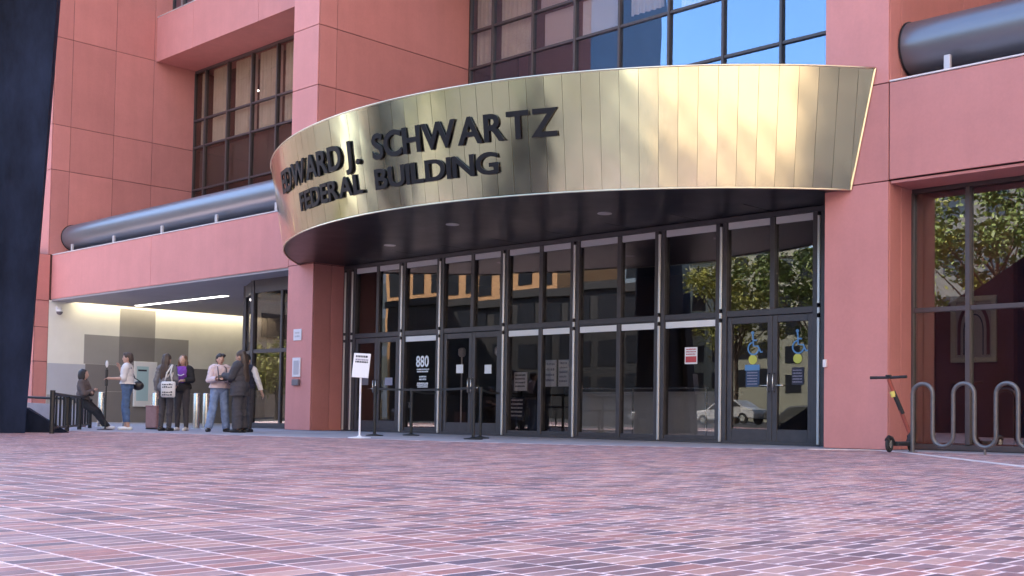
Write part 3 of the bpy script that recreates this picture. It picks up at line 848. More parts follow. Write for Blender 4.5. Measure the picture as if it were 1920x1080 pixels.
MB().box(-28.0, -24.05, 23, 23.1, 0, 3.96).build('inner_wall', 'dark_room', vb)
# plaques on the left column
p1 = MB().cbox(-23.71, -23.38, 16.575, 16.598, 2.19, 2.47, .004).build('plaque', 'plaque', FB)
words(p1, 'plaque_ink', -23.64, -23.45, 2.36, .04, 1, 16.574, 3); words(p1, 'plaque_ink', -23.64, -23.45, 2.27, .05, 1, 16.574, 4)
p2 = MB().cbox(-23.72, -23.39, 16.57, 16.598, 1.3, 1.77, .004).build('plaque', 'plaque', FB)
MB().cbox(-23.66, -23.45, 16.562, 16.569, 1.36, 1.70, .003).build('plaque_face', 'plaque_ink', p2)
MB().cbox(-23.68, -23.41, 16.53, 16.598, 1.09, 1.24, .006).build('call_box', 'box_grey', FB)
MB().cbox(-9.30, -9.24, 16.55, 16.598, 1.28, 1.40, .006).build('door_button', 'plaque', FB)
# ------------------------------------------------------------------ black steel sculpture at the left
sc_ = thing('steel_sculpture', (-21.0, 8.4, 0), 'tall leaning black steel sculpture at the left edge of the plaza', 'sculpture')
def hull(pts):
    bm = bmesh.new()
    for p in pts: bm.verts.new(p)
    bmesh.ops.convex_hull(bm, input=bm.verts)
    bmesh.ops.delete(bm, geom=[v for v in bm.verts if not v.link_faces], context='VERTS')
    bm.verts.index_update()
    m = MB().add([v.co[:] for v in bm.verts], [tuple(v.index for v in f.verts) for f in bm.faces]); bm.free(); return m
SC = Vector((-19.76, 8.38, 0)); RT = Vector((.715, .70, 0)); DP = Vector((-.70, .715, 0))
def sp(l, d, z): return tuple(SC + RT*l + DP*d + Vector((0, 0, z)))
hull([sp(0, 0, .0), sp(-1.6, -.7, 0), sp(-2.6, .4, 0), sp(-1.2, 1.0, 0), sp(.27, .2, 8.6), sp(-.6, -.2, 8.8), sp(-1.4, .8, 8.6), sp(0.05, .9, 8.5)]).build('blade', 'black_steel', sc_)
hull([sp(-.55, -.62, 0), sp(-1.9, -1.1, 0), sp(-2.6, -.6, 0), sp(-.52, -.45, 3.0), sp(-1.5, -.75, 4.2), sp(-2.2, -.3, 4.2)]).build('fold_plate', 'black_steel', sc_)
hull([sp(-.4, .6, 0), sp(.42, .9, 0), sp(-.4, 1.1, 0), sp(-.3, .7, .44), sp(-.35, 1.0, .44)]).build('foot', 'black_steel', sc_)
s2 = thing('steel_sculpture', (-15.0, 0, 0), 'low black steel wedge seen as a dark slope in the right window', 'sculpture')
hull([(-22, -.4, 0), (-12.2, -.4, 0), (-12.2, -.2, 5.9), (-12.1, .6, 0), (-21.6, .5, 0), (-12.2, .2, 5.9)]).build('blade', 'black_steel', s2)

# ------------------------------------------------------------------ low wall, rails
rw = thing('ramp_wall', (-28.2, 12.2, 0), 'low grey concrete ramp wall behind the black railing', 'wall')
a, b = Vector((-28.6, 10.9, 0)), Vector((-26.6, 12.6, 0))
dv = (b-a).normalized(); nv = Vector((-dv.y, dv.x, 0))
hull([tuple(a), tuple(b), tuple(a+nv*.3), tuple(b+nv*.3), tuple(a+Vector((0, 0, .62))), tuple(b+Vector((0, 0, .5))), tuple(a+nv*.3+Vector((0, 0, .62))), tuple(b+nv*.3+Vector((0, 0, .5)))]).build('wall_body', 'concrete', rw)
MB().tube([a+Vector((.05, 0, .62)), a+Vector((.05, 0, .72)), b+Vector((0, 0, .66))], .03, 8).build('handrail', 'black_metal', rw)
MB().cbox(-28.45, -28.25, 10.9, 11.05, .66, .84, .01).build('rail_box', 'white_paint', rw)
fn = thing('railing', (-22.0, 10.4, 0), 'low black metal railing of upright bars the seated woman leans on', 'railing')
A, B_ = Vector((-19.44, 8.7, 0)), Vector((-25.2, 12.15, 0))
dv = (B_-A).normalized(); nv = Vector((-dv.y, dv.x, 0))
MB().tube([A+Vector((0, 0, .68)), B_+Vector((0, 0, .66))], .03, 8).build('top_rail', 'black_metal', fn)
MB().tube([A+Vector((0, 0, .09)), B_+Vector((0, 0, .09))], .022, 8).build('bottom_rail', 'black_metal', fn)
NB = 13
for k in range(NB):
    p = A.lerp(B_, k/(NB-1))
    if k % 4 == 0:
        MB().tube([p, p+Vector((0, 0, .74 if k == 0 else .66))], .045, 8).build('post', 'black_metal', fn)
    else:
        MB().tube([p+Vector((0, 0, .09)), p+Vector((0, 0, .67))], .02, 6).build('bar', 'black_metal', fn)

# ------------------------------------------------------------------ people
UP = Vector((0, 0, 1))
def fwd(l, t):
    """facing: l to the right of the picture, t towards the viewer"""
    v = RT*l - DP*t; return math.atan2(v.y, v.x) - math.pi/2
class Fig:
    def __init__(s, name, pos, phi, H, label, hairm):
        s.root = thing(name, pos, label, 'person', 'people waiting by the passage'); s.M = Matrix.Translation(pos) @ Matrix.Rotation(phi, 4, 'Z') @ Matrix.Scale(H/1.65, 4)
        s.c = []; s.hairm = hairm
    def cap(s, lab, p, q, r0, r1=None): s.c.append(('c', lab, Vector(p), Vector(q), r0, r1 or r0))
    def ell(s, lab, c, r): s.c.append(('e', lab, Vector(c), Vector(r)))
    def mesh(s, items, voxel, it):
        mb = MB()
        for q in items:
            if q[0] == 'e': mb.ell(q[2], q[3], 16, 10)
            else:
                p, t, r0, r1 = q[2:]
                d = (t-p); L = max(d.length, 1e-4); d = d/L
                pts = [p-d*r0*.94, p-d*r0*.7, p-d*r0*.3, p, p+(t-p)*.5, t, t+d*r1*.3, t+d*r1*.7, t+d*r1*.94]
                rr = [r0*.3, r0*.71, r0*.95, r0, (r0+r1)/2, r1, r1*.95, r1*.71, r1*.3]
                mb.tube(pts, rr, 12)
        me = bpy.data.meshes.new('t'); me.from_pydata(mb.v, [], mb.f)
        bm = bmesh.new(); bm.from_mesh(me); bmesh.ops.recalc_face_normals(bm, faces=bm.faces); bm.to_mesh(me); bm.free()
        o = bpy.data.objects.new('t', me); COL.objects.link(o)
        m = o.modifiers.new('r', 'REMESH'); m.mode = 'VOXEL'; m.voxel_size = voxel
        m = o.modifiers.new('s', 'SMOOTH'); m.factor = .5; m.iterations = it
        dg = DG(); dg.update()
        out = bpy.data.meshes.new_from_object(o.evaluated_get(dg), depsgraph=dg)
        bpy.data.objects.remove(o); bpy.data.meshes.remove(me)
        return out
    def put(s, name, me, m, parent=None):
        me.transform(s.M)
        lo = Vector([min(v.co[i] for v in me.vertices) for i in range(3)]); hi = Vector([max(v.co[i] for v in me.vertices) for i in range(3)])
        c = Vector(((lo.x+hi.x)/2, (lo.y+hi.y)/2, lo.z)); me.transform(Matrix.Translation(-c))
        me.polygons.foreach_set('use_smooth', [True]*len(me.polygons))
        me.materials.clear(); me.materials.append(MATS[m]); return link(name, me, c, parent or s.root)
    def body(s):
        s.me = s.mesh(s.c, .0095, 3)
        V = np.array([v.co[:] for v in s.me.vertices]); best = np.full(len(V), 1e9); lab = np.zeros(len(V), int); s.names = []
        for q in s.c:
            if q[1] not in s.names: s.names.append(q[1])
            if q[0] == 'e':
                r = np.array(q[3]); d = (np.linalg.norm((V-np.array(q[2]))/r, axis=1)-1)*r.min()
            else:
                p, t = np.array(q[2]), np.array(q[3]); ax = t-p; L = max(ax@ax, 1e-9); u = np.clip(((V-p)@ax)/L, 0, 1)
                d = np.linalg.norm(V-(p+u[:, None]*ax), axis=1) - (q[4]+(q[5]-q[4])*u)
            k = d < best; best[k] = d[k]; lab[k] = s.names.index(q[1])
        s.V, s.lab = V, lab
        s.N = np.array([v.normal[:] for v in s.me.vertices])
    def wear(s, name, m, labs, off=.012, cond=None, flare=None):
        """a garment: the body's own surface over some regions, lifted off the skin"""
        ids = [s.names.index(l) for l in labs if l in s.names]
        ok = np.isin(s.lab, ids)
        if cond is not None: ok &= cond(s.V)
        idx = -np.ones(len(s.V), int); fs = []
        for p in s.me.polygons:
            if all(ok[i] for i in p.vertices): fs.append(list(p.vertices))
        used = sorted({i for f in fs for i in f})
        for k, i in enumerate(used): idx[i] = k
        Vu = s.V[used]
        fold = np.sin(Vu[:, 2]*55+Vu[:, 0]*38+2.2*np.sin(Vu[:, 1]*30))*np.sin(Vu[:, 0]*44-Vu[:, 2]*21+1.0)+.6*np.sin(Vu[:, 2]*90+Vu[:, 1]*60)*np.sin(Vu[:, 1]*40)
        P = Vu + s.N[used]*(off+.2*min(off, .018)*fold)[:, None]
        if flare is not None: P = flare(P, s.N[used])
        me = bpy.data.meshes.new(name); me.from_pydata([tuple(p) for p in P], [], [[int(idx[i]) for i in f] for f in fs])
        return s.put(name, me, m)
    def finish(s):
        s.put('body', s.me, 'skin')
    def hair(s, items):
        me = s.mesh([('e', 'h', Vector(c), Vector(r)) if len(c) == 3 and not isinstance(r, float) else None for c, r in items], .012, 2)
        r = random.Random(5)
        for v in me.vertices:
            v.co += v.normal*(.004*math.sin(v.co.x*90)+.003*math.sin(v.co.y*70+v.co.z*12))
        s.put('hair', me, s.hairm)
    def std(s, hipw=.16, chest=.155, arms=None, legs=None, lean=0.0):
        """standing figure; arms = {side: (elbow, wrist)}; legs = {side: (knee, ankle, toe direction)}"""
        T = lambda z: lean*(z-.92)
        s.ell('torso', (0, T(.95), .95), (hipw, .118, .14)); s.ell('torso', (0, T(1.08), 1.08), (.132, .10, .16)); s.ell('torso', (0, T(1.25)+.008, 1.25), (chest, .112, .18))
        s.cap('torso', (-.125, T(1.36), 1.355), (.125, T(1.36), 1.355), .062)
        s.cap('neck', (0, T(1.38)-.005, 1.38), (0, T(1.46)+.008, 1.47), .052, .048)
        hz = T(1.5)
        s.ell('head', (0, hz+.01, 1.548), (.074, .093, .108)); s.ell('head', (0, hz+.035, 1.487), (.052, .062, .055)); s.ell('head', (0, hz+.104, 1.525), (.013, .02, .026))
        s.ell('head', (0, hz+.092, 1.478), (.026, .014, .009)); s.ell('head', (-.074, hz+.0, 1.53), (.012, .022, .032)); s.ell('head', (.074, hz, 1.53), (.012, .022, .032))
        s.hy = hz
        arms = arms or {}; legs = legs or {}
        for sd in (-1, 1):
            sh = Vector((sd*.165, T(1.35), 1.345))
            el, wr = arms.get(sd, ((sd*.225, -.02, 1.08), (sd*.23, .06, .84)))
            el, wr = Vector(el), Vector(wr)
            s.cap('uarm', sh, el, .052, .042); s.cap('farm', el, wr, .041, .029)
            d = (wr-el).normalized(); side = d.cross(UP)
            side = side.normalized() if side.length > .2 else Vector((1, 0, 0))
            nrm = side.cross(d).normalized()
            s.cap('hand', wr, wr+d*.075, .028, .033)
            for k, (o, L) in enumerate(((-.027, .062), (-.009, .072), (.009, .068), (.026, .052))):
                b0 = wr+d*.085+side*o; b1 = b0+d*L*.55-nrm*.008; b2 = b1+d*L*.4-nrm*.024
                s.cap('hand', b0, b1, .0095, .009); s.cap('hand', b1, b2, .009, .008)
            b0 = wr+d*.03+side*.03*sd; s.cap('hand', b0, b0+d*.04+side*.03*sd-nrm*.012, .011, .009)
            kn, an, td = legs.get(sd, ((sd*.095, .01, .49), (sd*.10, -.02, .085), (0, 1, 0)))
            kn, an, td = Vector(kn), Vector(an), Vector(td).normalized()
            s.cap('thigh', (sd*.085, T(.9), .9), kn, .082, .056); s.cap('shin', kn, an, .054, .036)
            s.ell('shin', kn.lerp(an, .28)+Vector((0, -.012, 0)), (.05, .052, .11))
            fd = -.05
            s.cap('foot', an+td*fd+Vector((0, 0, -.042)), an+td*.14+Vector((0, 0, -.052)), .038, .03)
        s.body()
    def eyes(s):
        mb = MB()
        for sd in (-1, 1): mb.ell((sd*.03, s.hy+.088, 1.548), (.013, .008, .007), 8, 6)
        me = bpy.data.meshes.new('eyes'); me.from_pydata(mb.v, [], mb.f); s.put('eyes', me, 'ink')
        mb = MB().ell((0, s.hy+.102, 1.477), (.022, .006, .006), 8, 6)
        me = bpy.data.meshes.new('mouth'); me.from_pydata(mb.v, [], mb.f); s.put('mouth', me, 'art_red')
    def piece(s, mb, name, m, label=None, cat=None):
        """something worn or held, built in the figure's own frame"""
        mb.xf(s.M)
        if label: return tag(mb.build(name, m, None, smooth=True), label, cat)
        return mb.build(name, m, s.root, smooth=True)
LEG = ['thigh', 'shin']
def flarez(z0, z1, amt, yamt=None):
    def g(P, N):
        k = np.clip((z0-P[:, 2])/(z0-z1), 0, 1)[:, None]
        Q = P.copy(); Q[:, :2] += N[:, :2]*amt*k; return Q
    return g
def shoes(p, m): p.wear('shoes', m, ['foot'], .008)

# seated woman on the railing, facing right
ph = fwd(1, .05)
p = Fig('person', Vector((-24.1, 11.45, -.02)), ph, 1.55, 'woman with dark bob and brown blazer sitting on the black railing', 'hair_dark')
dz = -.27                                            # hips on the rail
def dn(v): return (v[0], v[1], v[2]+dz)
p.ell('torso', dn((0, -.02, .97)), (.175, .14, .13)); p.ell('torso', dn((0, -.01, 1.1)), (.145, .115, .16)); p.ell('torso', dn((0, 0, 1.25)), (.16, .12, .18))
p.cap('torso', dn((-.12, 0, 1.355)), dn((.12, 0, 1.355)), .064); p.cap('neck', dn((0, -.005, 1.38)), dn((0, .012, 1.47)), .05, .047)
p.ell('head', dn((0, .015, 1.548)), (.074, .093, .108)); p.ell('head', dn((0, .04, 1.487)), (.052, .062, .055)); p.ell('head', dn((0, .109, 1.525)), (.013, .02, .026))
p.hy = .005
for sd in (-1, 1):
    el = Vector(dn((sd*.20, .10, 1.10))); wr = Vector(dn((-sd*.03, .22, 1.14+.03*sd)))
    p.cap('uarm', dn((sd*.165, 0, 1.345)), el, .054, .045); p.cap('farm', el, wr, .045, .033)
    d = (wr-el).normalized(); p.cap('hand', wr, wr+d*.07, .028, .03)
    for k in range(4): p.cap('hand', wr+d*.08+UP*(.024-.016*k), wr+d*.13+UP*(.024-.016*k), .009, .008)
    p.cap('hand', wr+d*.03+UP*.03, wr+d*.07+UP*.05, .011, .009)
    kn = Vector((sd*.09, .32, .43)); an = Vector((sd*.07, .56+.05*sd, .10))
    p.cap('thigh', dn((sd*.085, .0, .93)), kn, .09, .062); p.cap('shin', kn, an, .06, .04)
    p.cap('foot', an+Vector((0, -.04, -.04)), an+Vector((0, .15, -.035)), .038, .032)
p.body()
p.wear('blazer', 'cloth_brown', ['torso', 'uarm', 'farm'], .016, None, flarez(.85, .62, .03)); p.wear('trousers', 'cloth_black', LEG + ['torso'], .018, lambda V: V[:, 2] < .70, flarez(.4, .1, .02)); shoes(p, 'shoe_white')
p.hair([((0, -.015, 1.30), (.098, .105, .10)), ((0, -.045, 1.235), (.105, .085, .13)), ((-.075, .0, 1.22), (.03, .07, .11)), ((.075, .0, 1.22), (.03, .07, .11))])
p.finish()

# woman in white top, facing left
p = Fig('person', Vector((-22.9, 11.84, 0)), fwd(-1, .15), 1.62, 'woman in white top and cropped blue jeans holding a thin black pole', 'hair_brown')
p.std(arms={-1: ((-.20, .06, 1.10), (-.17, .30, 1.10)), 1: ((.19, .10, 1.10), (.06, .17, 1.33))}, legs={1: ((.09, .06, .50), (.10, .02, .085), (0, 1, 0)), -1: ((-.09, .0, .49), (-.10, -.06, .085), (0, 1, 0))})
p.wear('jeans', 'denim', LEG + ['torso'], .016, lambda V: (V[:, 2] < 1.0) & (V[:, 2] > .17)); p.wear('top', 'cloth_white', ['torso', 'uarm'], .026, lambda V: V[:, 2] > .98, flarez(1.2, .98, .03)); shoes(p, 'shoe_white'); p.eyes()
p.hair([((0, -.012, 1.585), (.088, .10, .088)), ((0, -.06, 1.53), (.082, .06, .09)), ((0, .06, 1.635), (.06, .04, .03))])
p.finish()
mb = MB().ell((.2, -.19, .96), (.075, .13, .10)); bag = p.piece(mb, 'handbag', 'leather', 'black handbag hanging at the hip of the woman in white', 'bag')
mb = MB().tube([(.2, -.1, 1.03), (.15, -.02, 1.2), (.02, .06, 1.40), (-.1, .02, 1.42), (-.12, -.08, 1.36), (.08, -.14, 1.12), (.2, -.26, 1.04)], .012, 6); mb.xf(p.M); mb.build('strap', 'leather', bag, smooth=True)
mp = thing('pole', (-23.08, 11.66, 0), 'thin black monopod pole held upright by the woman in white', 'pole')
q = p.M @ Vector((-.16, .40, 0))
MB().tube([(q.x, q.y, .0), (q.x, q.y, 1.3)], .014, 8).build('shaft', 'black_metal', mp); MB().tube([(q.x, q.y, .92), (q.x, q.y, 1.26)], .03, 8).build('grip', 'black_metal', mp)
MB().ell((q.x, q.y, 1.38), (.03, .03, .075)).build('head', 'white_paint', mp, smooth=True)
MB().lathe([(.16, .0), (.16, .012), (.03, .03), (.02, .05)], q.x, q.y, 16).build('base', 'black_metal', mp)

# woman with tote bag, seen from behind
p = Fig('person', Vector((-22.06, 12.28, 0)), fwd(.3, -1), 1.6, 'woman with long dark hair and grey cardigan, seen from behind', 'hair_brown')
p.std(arms={1: ((.20, .02, 1.12), (.10, .18, 1.02))})
p.wear('trousers', 'cloth_charcoal', LEG + ['torso'], .014, lambda V: V[:, 2] < 1.0); p.wear('cardigan', 'cloth_grey', ['torso', 'uarm', 'farm'], .024, lambda V: V[:, 2] > .86, flarez(1.2, .86, .03)); shoes(p, 'shoe_dark')
p.hair([((0, -.012, 1.575), (.09, .105, .095)), ((0, -.07, 1.47), (.10, .06, .14)), ((0, -.10, 1.30), (.115, .045, .17)), ((-.05, -.11, 1.2), (.06, .035, .12))])
p.finish()
mb = MB().cbox(-.02, .32, -.20, -.12, .72, 1.06, .03); tb = p.piece(mb, 'tote_bag', 'canvas', 'white canvas tote bag with black print on the shoulder of the long haired woman', 'bag')
for x in (.06, .24):
    mb = MB().tube([(x, -.16, 1.05), (.15+(x-.15)*.5, -.15, 1.25), (.17, -.06, 1.42), (.17, .04, 1.40), (.15+(x-.15)*.6, -.12, 1.15)], .016, 6); mb.xf(p.M); mb.build('handle', 'canvas', tb, smooth=True)
rr = random.Random(9)
for q in range(5):
    mb = MB(); x = .03
    while x < .27:
        wd = rr.uniform(.02, .06); mb.box(x, min(x+wd, .29), -.204, -.2015, .76+q*.055, .76+q*.055+rr.uniform(.02, .036)); x += wd+.014
    if q == 2: continue
    mb.xf(p.M); mb.build('print', 'ink', tb)

# woman in purple, facing the viewer
p = Fig('person', Vector((-22.32, 12.8, 0)), fwd(-.1, 1), 1.6, 'woman with long fair hair in purple top and black jacket', 'hair_fair')
p.std(arms={1: ((.22, .03, 1.12), (.12, .19, 1.06)), -1: ((-.22, .03, 1.12), (-.10, .19, 1.10))})
p.wear('trousers', 'cloth_charcoal', LEG + ['torso'], .014, lambda V: V[:, 2] < 1.0); p.wear('top', 'cloth_purple', ['torso'], .018, lambda V: (V[:, 2] > .96))
p.wear('jacket', 'cloth_black', ['torso', 'uarm', 'farm'], .032, lambda V: (V[:, 2] > .86) & ((np.abs(V[:, 0]) > .105) | (V[:, 1] < -.01) | (V[:, 2] < 1.06)), flarez(1.2, .86, .03)); shoes(p, 'shoe_white'); p.eyes()
p.hair([((0, -.02, 1.585), (.09, .10, .09)), ((0, -.07, 1.45), (.105, .05, .17)), ((-.085, .01, 1.42), (.032, .05, .17)), ((.085, .01, 1.42), (.032, .05, .17))])
p.finish()
p.piece(MB().tube([(-.08, .128, 1.24), (-.02, .142, 1.21), (.03, .142, 1.215), (.09, .128, 1.25)], .012, 6), 'chest_print', 'decal_white')

# person in pale pink shirt and light jeans, facing right
p = Fig('person', Vector((-21.03, 12.91, 0)), fwd(.55, 1), 1.6, 'person in loose pale pink shirt and light blue jeans with dark short hair', 'hair_dark')
p.std(hipw=.165, chest=.165, arms={1: ((.23, .06, 1.10), (.12, .26, 1.12)), -1: ((-.21, .10, 1.10), (-.05, .27, 1.14))}, legs={1: ((.14, .02, .49), (.21, -.02, .085), (.5, 1, 0)), -1: ((-.11, .03, .49), (-.16, .0, .085), (-.3, 1, 0))})
p.wear('jeans', 'denim_light', LEG + ['torso'], .026, lambda V: V[:, 2] < 1.0, flarez(.6, .1, .02)); p.wear('shirt', 'cloth_pink', ['torso', 'uarm', 'farm'], .03, lambda V: (V[:, 2] > .93), flarez(1.2, .93, .035)); shoes(p, 'shoe_dark'); p.eyes()
p.hair([((0, -.012, 1.592), (.09, .105, .085)), ((0, -.06, 1.54), (.084, .06, .085)), ((-.06, .03, 1.63), (.05, .06, .04))])
p.finish()
mb = MB().cbox(-.06, .12, .30, .36, 1.08, 1.20, .015); cmr = p.piece(mb, 'camera', 'leather', 'dark camera held at the chest by the person in pink', 'camera')
mb = MB().tube([(-.05, .32, 1.18), (-.09, .16, 1.36), (-.04, -.03, 1.45), (.06, -.03, 1.45), (.09, .15, 1.36), (.11, .32, 1.18)], .01, 6); mb.xf(p.M); mb.build('strap', 'ink', cmr, smooth=True)

# person in white shirt behind, mostly hidden
p = Fig('person', Vector((-21.12, 13.6, 0)), fwd(.2, -1), 1.62, 'person in white shirt with dark vest standing behind the dark suit', 'hair_dark')
p.std(arms={1: ((.27, .0, 1.10), (.34, .05, .86))})
p.wear('trousers', 'cloth_charcoal', LEG + ['torso'], .02, lambda V: V[:, 2] < 1.0); p.wear('shirt', 'cloth_white', ['torso', 'uarm', 'farm'], .02, lambda V: V[:, 2] > .9); p.wear('vest', 'cloth_navy', ['torso'], .036, lambda V: (V[:, 2] > .92)); shoes(p, 'shoe_dark')
p.hair([((0, -.012, 1.59), (.088, .10, .088)), ((0, -.06, 1.53), (.08, .05, .09))])
p.finish()

# person in dark suit with very long hair, facing left
p = Fig('person', Vector((-20.48, 13.05, 0)), fwd(-1, -.25), 1.66, 'person in charcoal suit with very long brown hair turned to the left', 'hair_brown')
p.std(arms={-1: ((-.20, .10, 1.12), (-.06, .33, 1.15)), 1: ((.21, .08, 1.10), (.06, .31, 1.08))})
p.wear('trousers', 'cloth_charcoal', LEG + ['torso'], .034, lambda V: V[:, 2] < 1.0, flarez(.7, .1, .045)); p.wear('jacket', 'cloth_charcoal', ['torso', 'uarm', 'farm', 'thigh'], .042, lambda V: V[:, 2] > .74, flarez(1.2, .74, .045)); shoes(p, 'shoe_dark'); p.eyes()
p.hair([((0, -.012, 1.58), (.09, .108, .095)), ((0, -.08, 1.45), (.105, .065, .17)), ((0, -.12, 1.25), (.11, .05, .2)), ((.02, -.135, 1.12), (.09, .04, .15))])
p.finish()

# ------------------------------------------------------------------ things by the passage
bl = ['steel bollard beside the seated woman, half hidden by her', 'steel bollard just left of the woman in white', 'steel bollard between the woman in white and the pink box', 'left one of the two steel bollards right of the woman in purple', 'right one of the two steel bollards right of the woman in purple']
for k, (x, y) in enumerate(((-27.1, 13.35), (-26.6, 13.75), (-26.2, 14.3), (-25.2, 14.85), (-24.85, 14.9))):
    t = thing('bollard', (x, y, 0), bl[k], 'bollard', 'steel bollards across the passage')
    MB().lathe([(.085, .0), (.085, .84), (.078, .855), (.06, .86)], x, y, 18).build('post', 'steel', t, smooth=False)
    autosmooth(t.children[0]); MB().lathe([(.12, .002), (.12, .014)], x, y, 18).build('base_ring', 'cover', t)
pb = thing('box', (-23.75, 12.95, 0), 'small pinkish brown box standing on the paving beside the tote bag', 'box')
M4 = Matrix.Translation((-23.75, 12.95, 0)) @ Matrix.Rotation(R_(20), 4, 'Z')
MB().cbox(-.16, .16, -.12, .12, .03, .52, .02).xf(M4).build('body', 'pinkbox', pb); MB().cbox(-.165, .165, -.125, .125, .5, .535, .01).xf(M4).build('lid', 'pinkbox', pb)
MB().cbox(-.15, .15, -.11, .11, .004, .03, .004).xf(M4).build('foot', 'black_metal', pb)
kb = thing('display_board', (-37.3, 19.95, 0), 'white framed display board with pale blue screen on the passage wall', 'display')
MB().cbox(-37.49, -37.40, 19.6, 20.45, .55, 2.12, .01).build('frame', 'white_paint', kb); MB().box(-37.399, -37.395, 19.68, 20.12, .75, 1.95).build('screen', 'screen', kb)
MB().box(-37.394, -37.392, 19.72, 20.05, 1.78, 1.84).build('print', 'ink', kb)

# ------------------------------------------------------------------ sign stand and belt posts
st = thing('sign_stand', (-15.97, 12.59, 0), 'white notice board on a thin pole with a round base before the doors', 'sign')
MB().lathe([(.20, .004), (.20, .014), (.05, .03), (.02, .05)], -15.97, 12.59, 24).build('base', 'white_paint', st)
MB().tube([(-15.97, 12.59, .04), (-15.97, 12.59, 1.08)], .017, 10).build('pole', 'white_paint', st)
M4 = Matrix.Translation((-15.965, 12.57, 1.05)) @ Matrix.Rotation(R_(36), 4, 'Z') @ Matrix.Rotation(R_(-8), 4, 'X') @ Matrix.Rotation(R_(3), 4, 'Y')
bo = MB().cbox(-.15, .15, -.012, .012, 0, .43, .006).xf(M4).build('board', 'white_paint', st)
r9 = random.Random(4)
for q, (z, h, m) in enumerate(((.355, .035, 'ink'), (.30, .03, 'ink_grey'), (.262, .028, 'ink'))):
    x = -.11
    mb = MB()
    while x < .1:
        w_ = r9.uniform(.015, .04); mb.box(x, min(.12, x+w_), -.016, -.0125, z, z+h); x += w_+.008
    mb.xf(M4).build('print', m, bo)
stn = []
bl = ['black belt post nearest the white notice board', 'black belt post standing before the street number on the glass', 'black belt post in front of the second pair of doors, the nearer of two', 'black belt post in front of the second pair of doors, the farther of two']
PS = ((-17.55, 14.2), (-17.75, 15.3), (-14.83, 14.23), (-15.5, 15.05))
for k, (x, y) in enumerate(PS):
    t = thing('belt_post', (x, y, 0), bl[k], 'post', 'belt posts before the doors')
    MB().lathe([(.17, .004), (.17, .02), (.06, .035), (.03, .05)], x, y, 24).build('base', 'black_metal', t)
    MB().tube([(x, y, .04), (x, y, .9)], .03, 12).build('pole', 'black_metal', t); MB().lathe([(.034, .84), (.036, .85), (.036, .95), (.028, .96)], x, y, 14).build('head', 'black_metal', t)
    stn.append(t)
def belt(a, b, owner):
    n_ = 10; vs, fs = [], []
    for i in range(n_+1):
        u = i/n_; x = a[0]+(b[0]-a[0])*u; y = a[1]+(b[1]-a[1])*u; z = .915-.03*4*u*(1-u)
        dx, dy = -(b[1]-a[1]), b[0]-a[0]; L = math.hypot(dx, dy); dx, dy = dx/L*.002, dy/L*.002
        vs += [(x-dx, y-dy, z-.02), (x-dx, y-dy, z+.02), (x+dx, y+dy, z-.02), (x+dx, y+dy, z+.02)]
    for i in range(n_):
        q = 4*i; fs += [(q, q+4, q+5, q+1), (q+2, q+3, q+7, q+6), (q+1, q+5, q+7, q+3), (q, q+2, q+6, q+4)]
    MB().add(vs, fs).build('belt', 'black_metal', owner)
belt(PS[2], PS[0], stn[2]); belt(PS[1], (-19.42, 17.45), stn[1]); belt(PS[3], (-17.39, 17.45), stn[3])

# ------------------------------------------------------------------ lobby furniture seen through the glass
rd = thing('reception_desk', (-14.4, 19.4, 0), 'long grey reception desk inside the lobby behind the middle panes', 'desk')
MB().cbox(-16.2, -12.6, 18.6, 18.8, .0, .92, .01).build('front', 'desk', rd); MB().cbox(-16.25, -12.55, 18.56, 19.3, .921, .96, .008).build('top', 'desk', rd)
hr = thing('guard_rail', (-14.4, 18.5, 0), 'thin steel guard rail inside the lobby in front of the desk', 'railing')
MB().tube([(-16.1, 18.2, 1.02), (-12.6, 18.2, 1.02)], .018, 8).build('rail', 'steel', hr)
for x in (-16.05, -14.4, -12.65): MB().tube([(x, 18.2, .012), (x, 18.2, 1.0)], .018, 8).build('upright', 'steel', hr)
def board(name, label, cat, x0, x1, z0, z1, Y, m, n, mm, stand=True, seed=1, grp=None):
    t = thing(name, ((x0+x1)/2, Y, 0), label, cat, grp)
    MB().cbox(x0, x1, Y-.012, Y+.012, z0, z1, .004).build('panel', m, t)
    for q in range(n): words(t, mm, x0+.04, x1-.04, z1-(q+1)*(z1-z0)/(n+1), (z1-z0)/(n+1)*.45, 1, Y-.0125, seed+q)
    if stand:
        MB().tube([((x0+x1)/2, Y+.03, .012), ((x0+x1)/2, Y+.03, (z0+z1)/2)], .014, 8).build('pole', 'black_metal', t)
        MB().lathe([(.16, .011), (.16, .025), (.02, .04)], (x0+x1)/2, Y+.03, 18).build('base', 'black_metal', t)
    return t
board('notice_board', 'white text sheet on a stand inside the lobby, upper left of the poster group', 'notice', -17.6, -17.22, .98, 1.38, 18.1, 'paper', 4, 'ink', True, 11)
board('notice_board', 'dark board with white lines below the text sheet inside the lobby', 'notice', -17.62, -17.2, .34, .84, 18.0, 'ink', 5, 'decal_white', True, 21)
board('poster', 'white poster with two black boxes, left one of the pair inside the lobby', 'poster', -17.16, -16.82, 1.08, 1.66, 18.6, 'paper', 4, 'ink_grey', True, 31)
board('poster', 'white poster right of the pair inside the lobby', 'poster', -16.76, -16.46, 1.08, 1.66, 18.6, 'paper', 5, 'ink_grey', True, 36)
nt = thing('notice', (-12.57, 17.57, 1.44), 'red and white notice taped to the single pane left of the accessible doors', 'notice')
MB().box(-12.71, -12.43, GY-.012, GY-.009, 1.44, 1.75).build('sheet', 'paper', nt); MB().box(-12.69, -12.45, GY-.0145, GY-.0125, 1.47, 1.58).build('red_block', 'red_print', nt)
for q in range(3): words(nt, 'red_print', -12.68, -12.46, 1.61+.045*q, .025, 1, GY-.0125, 70+q)
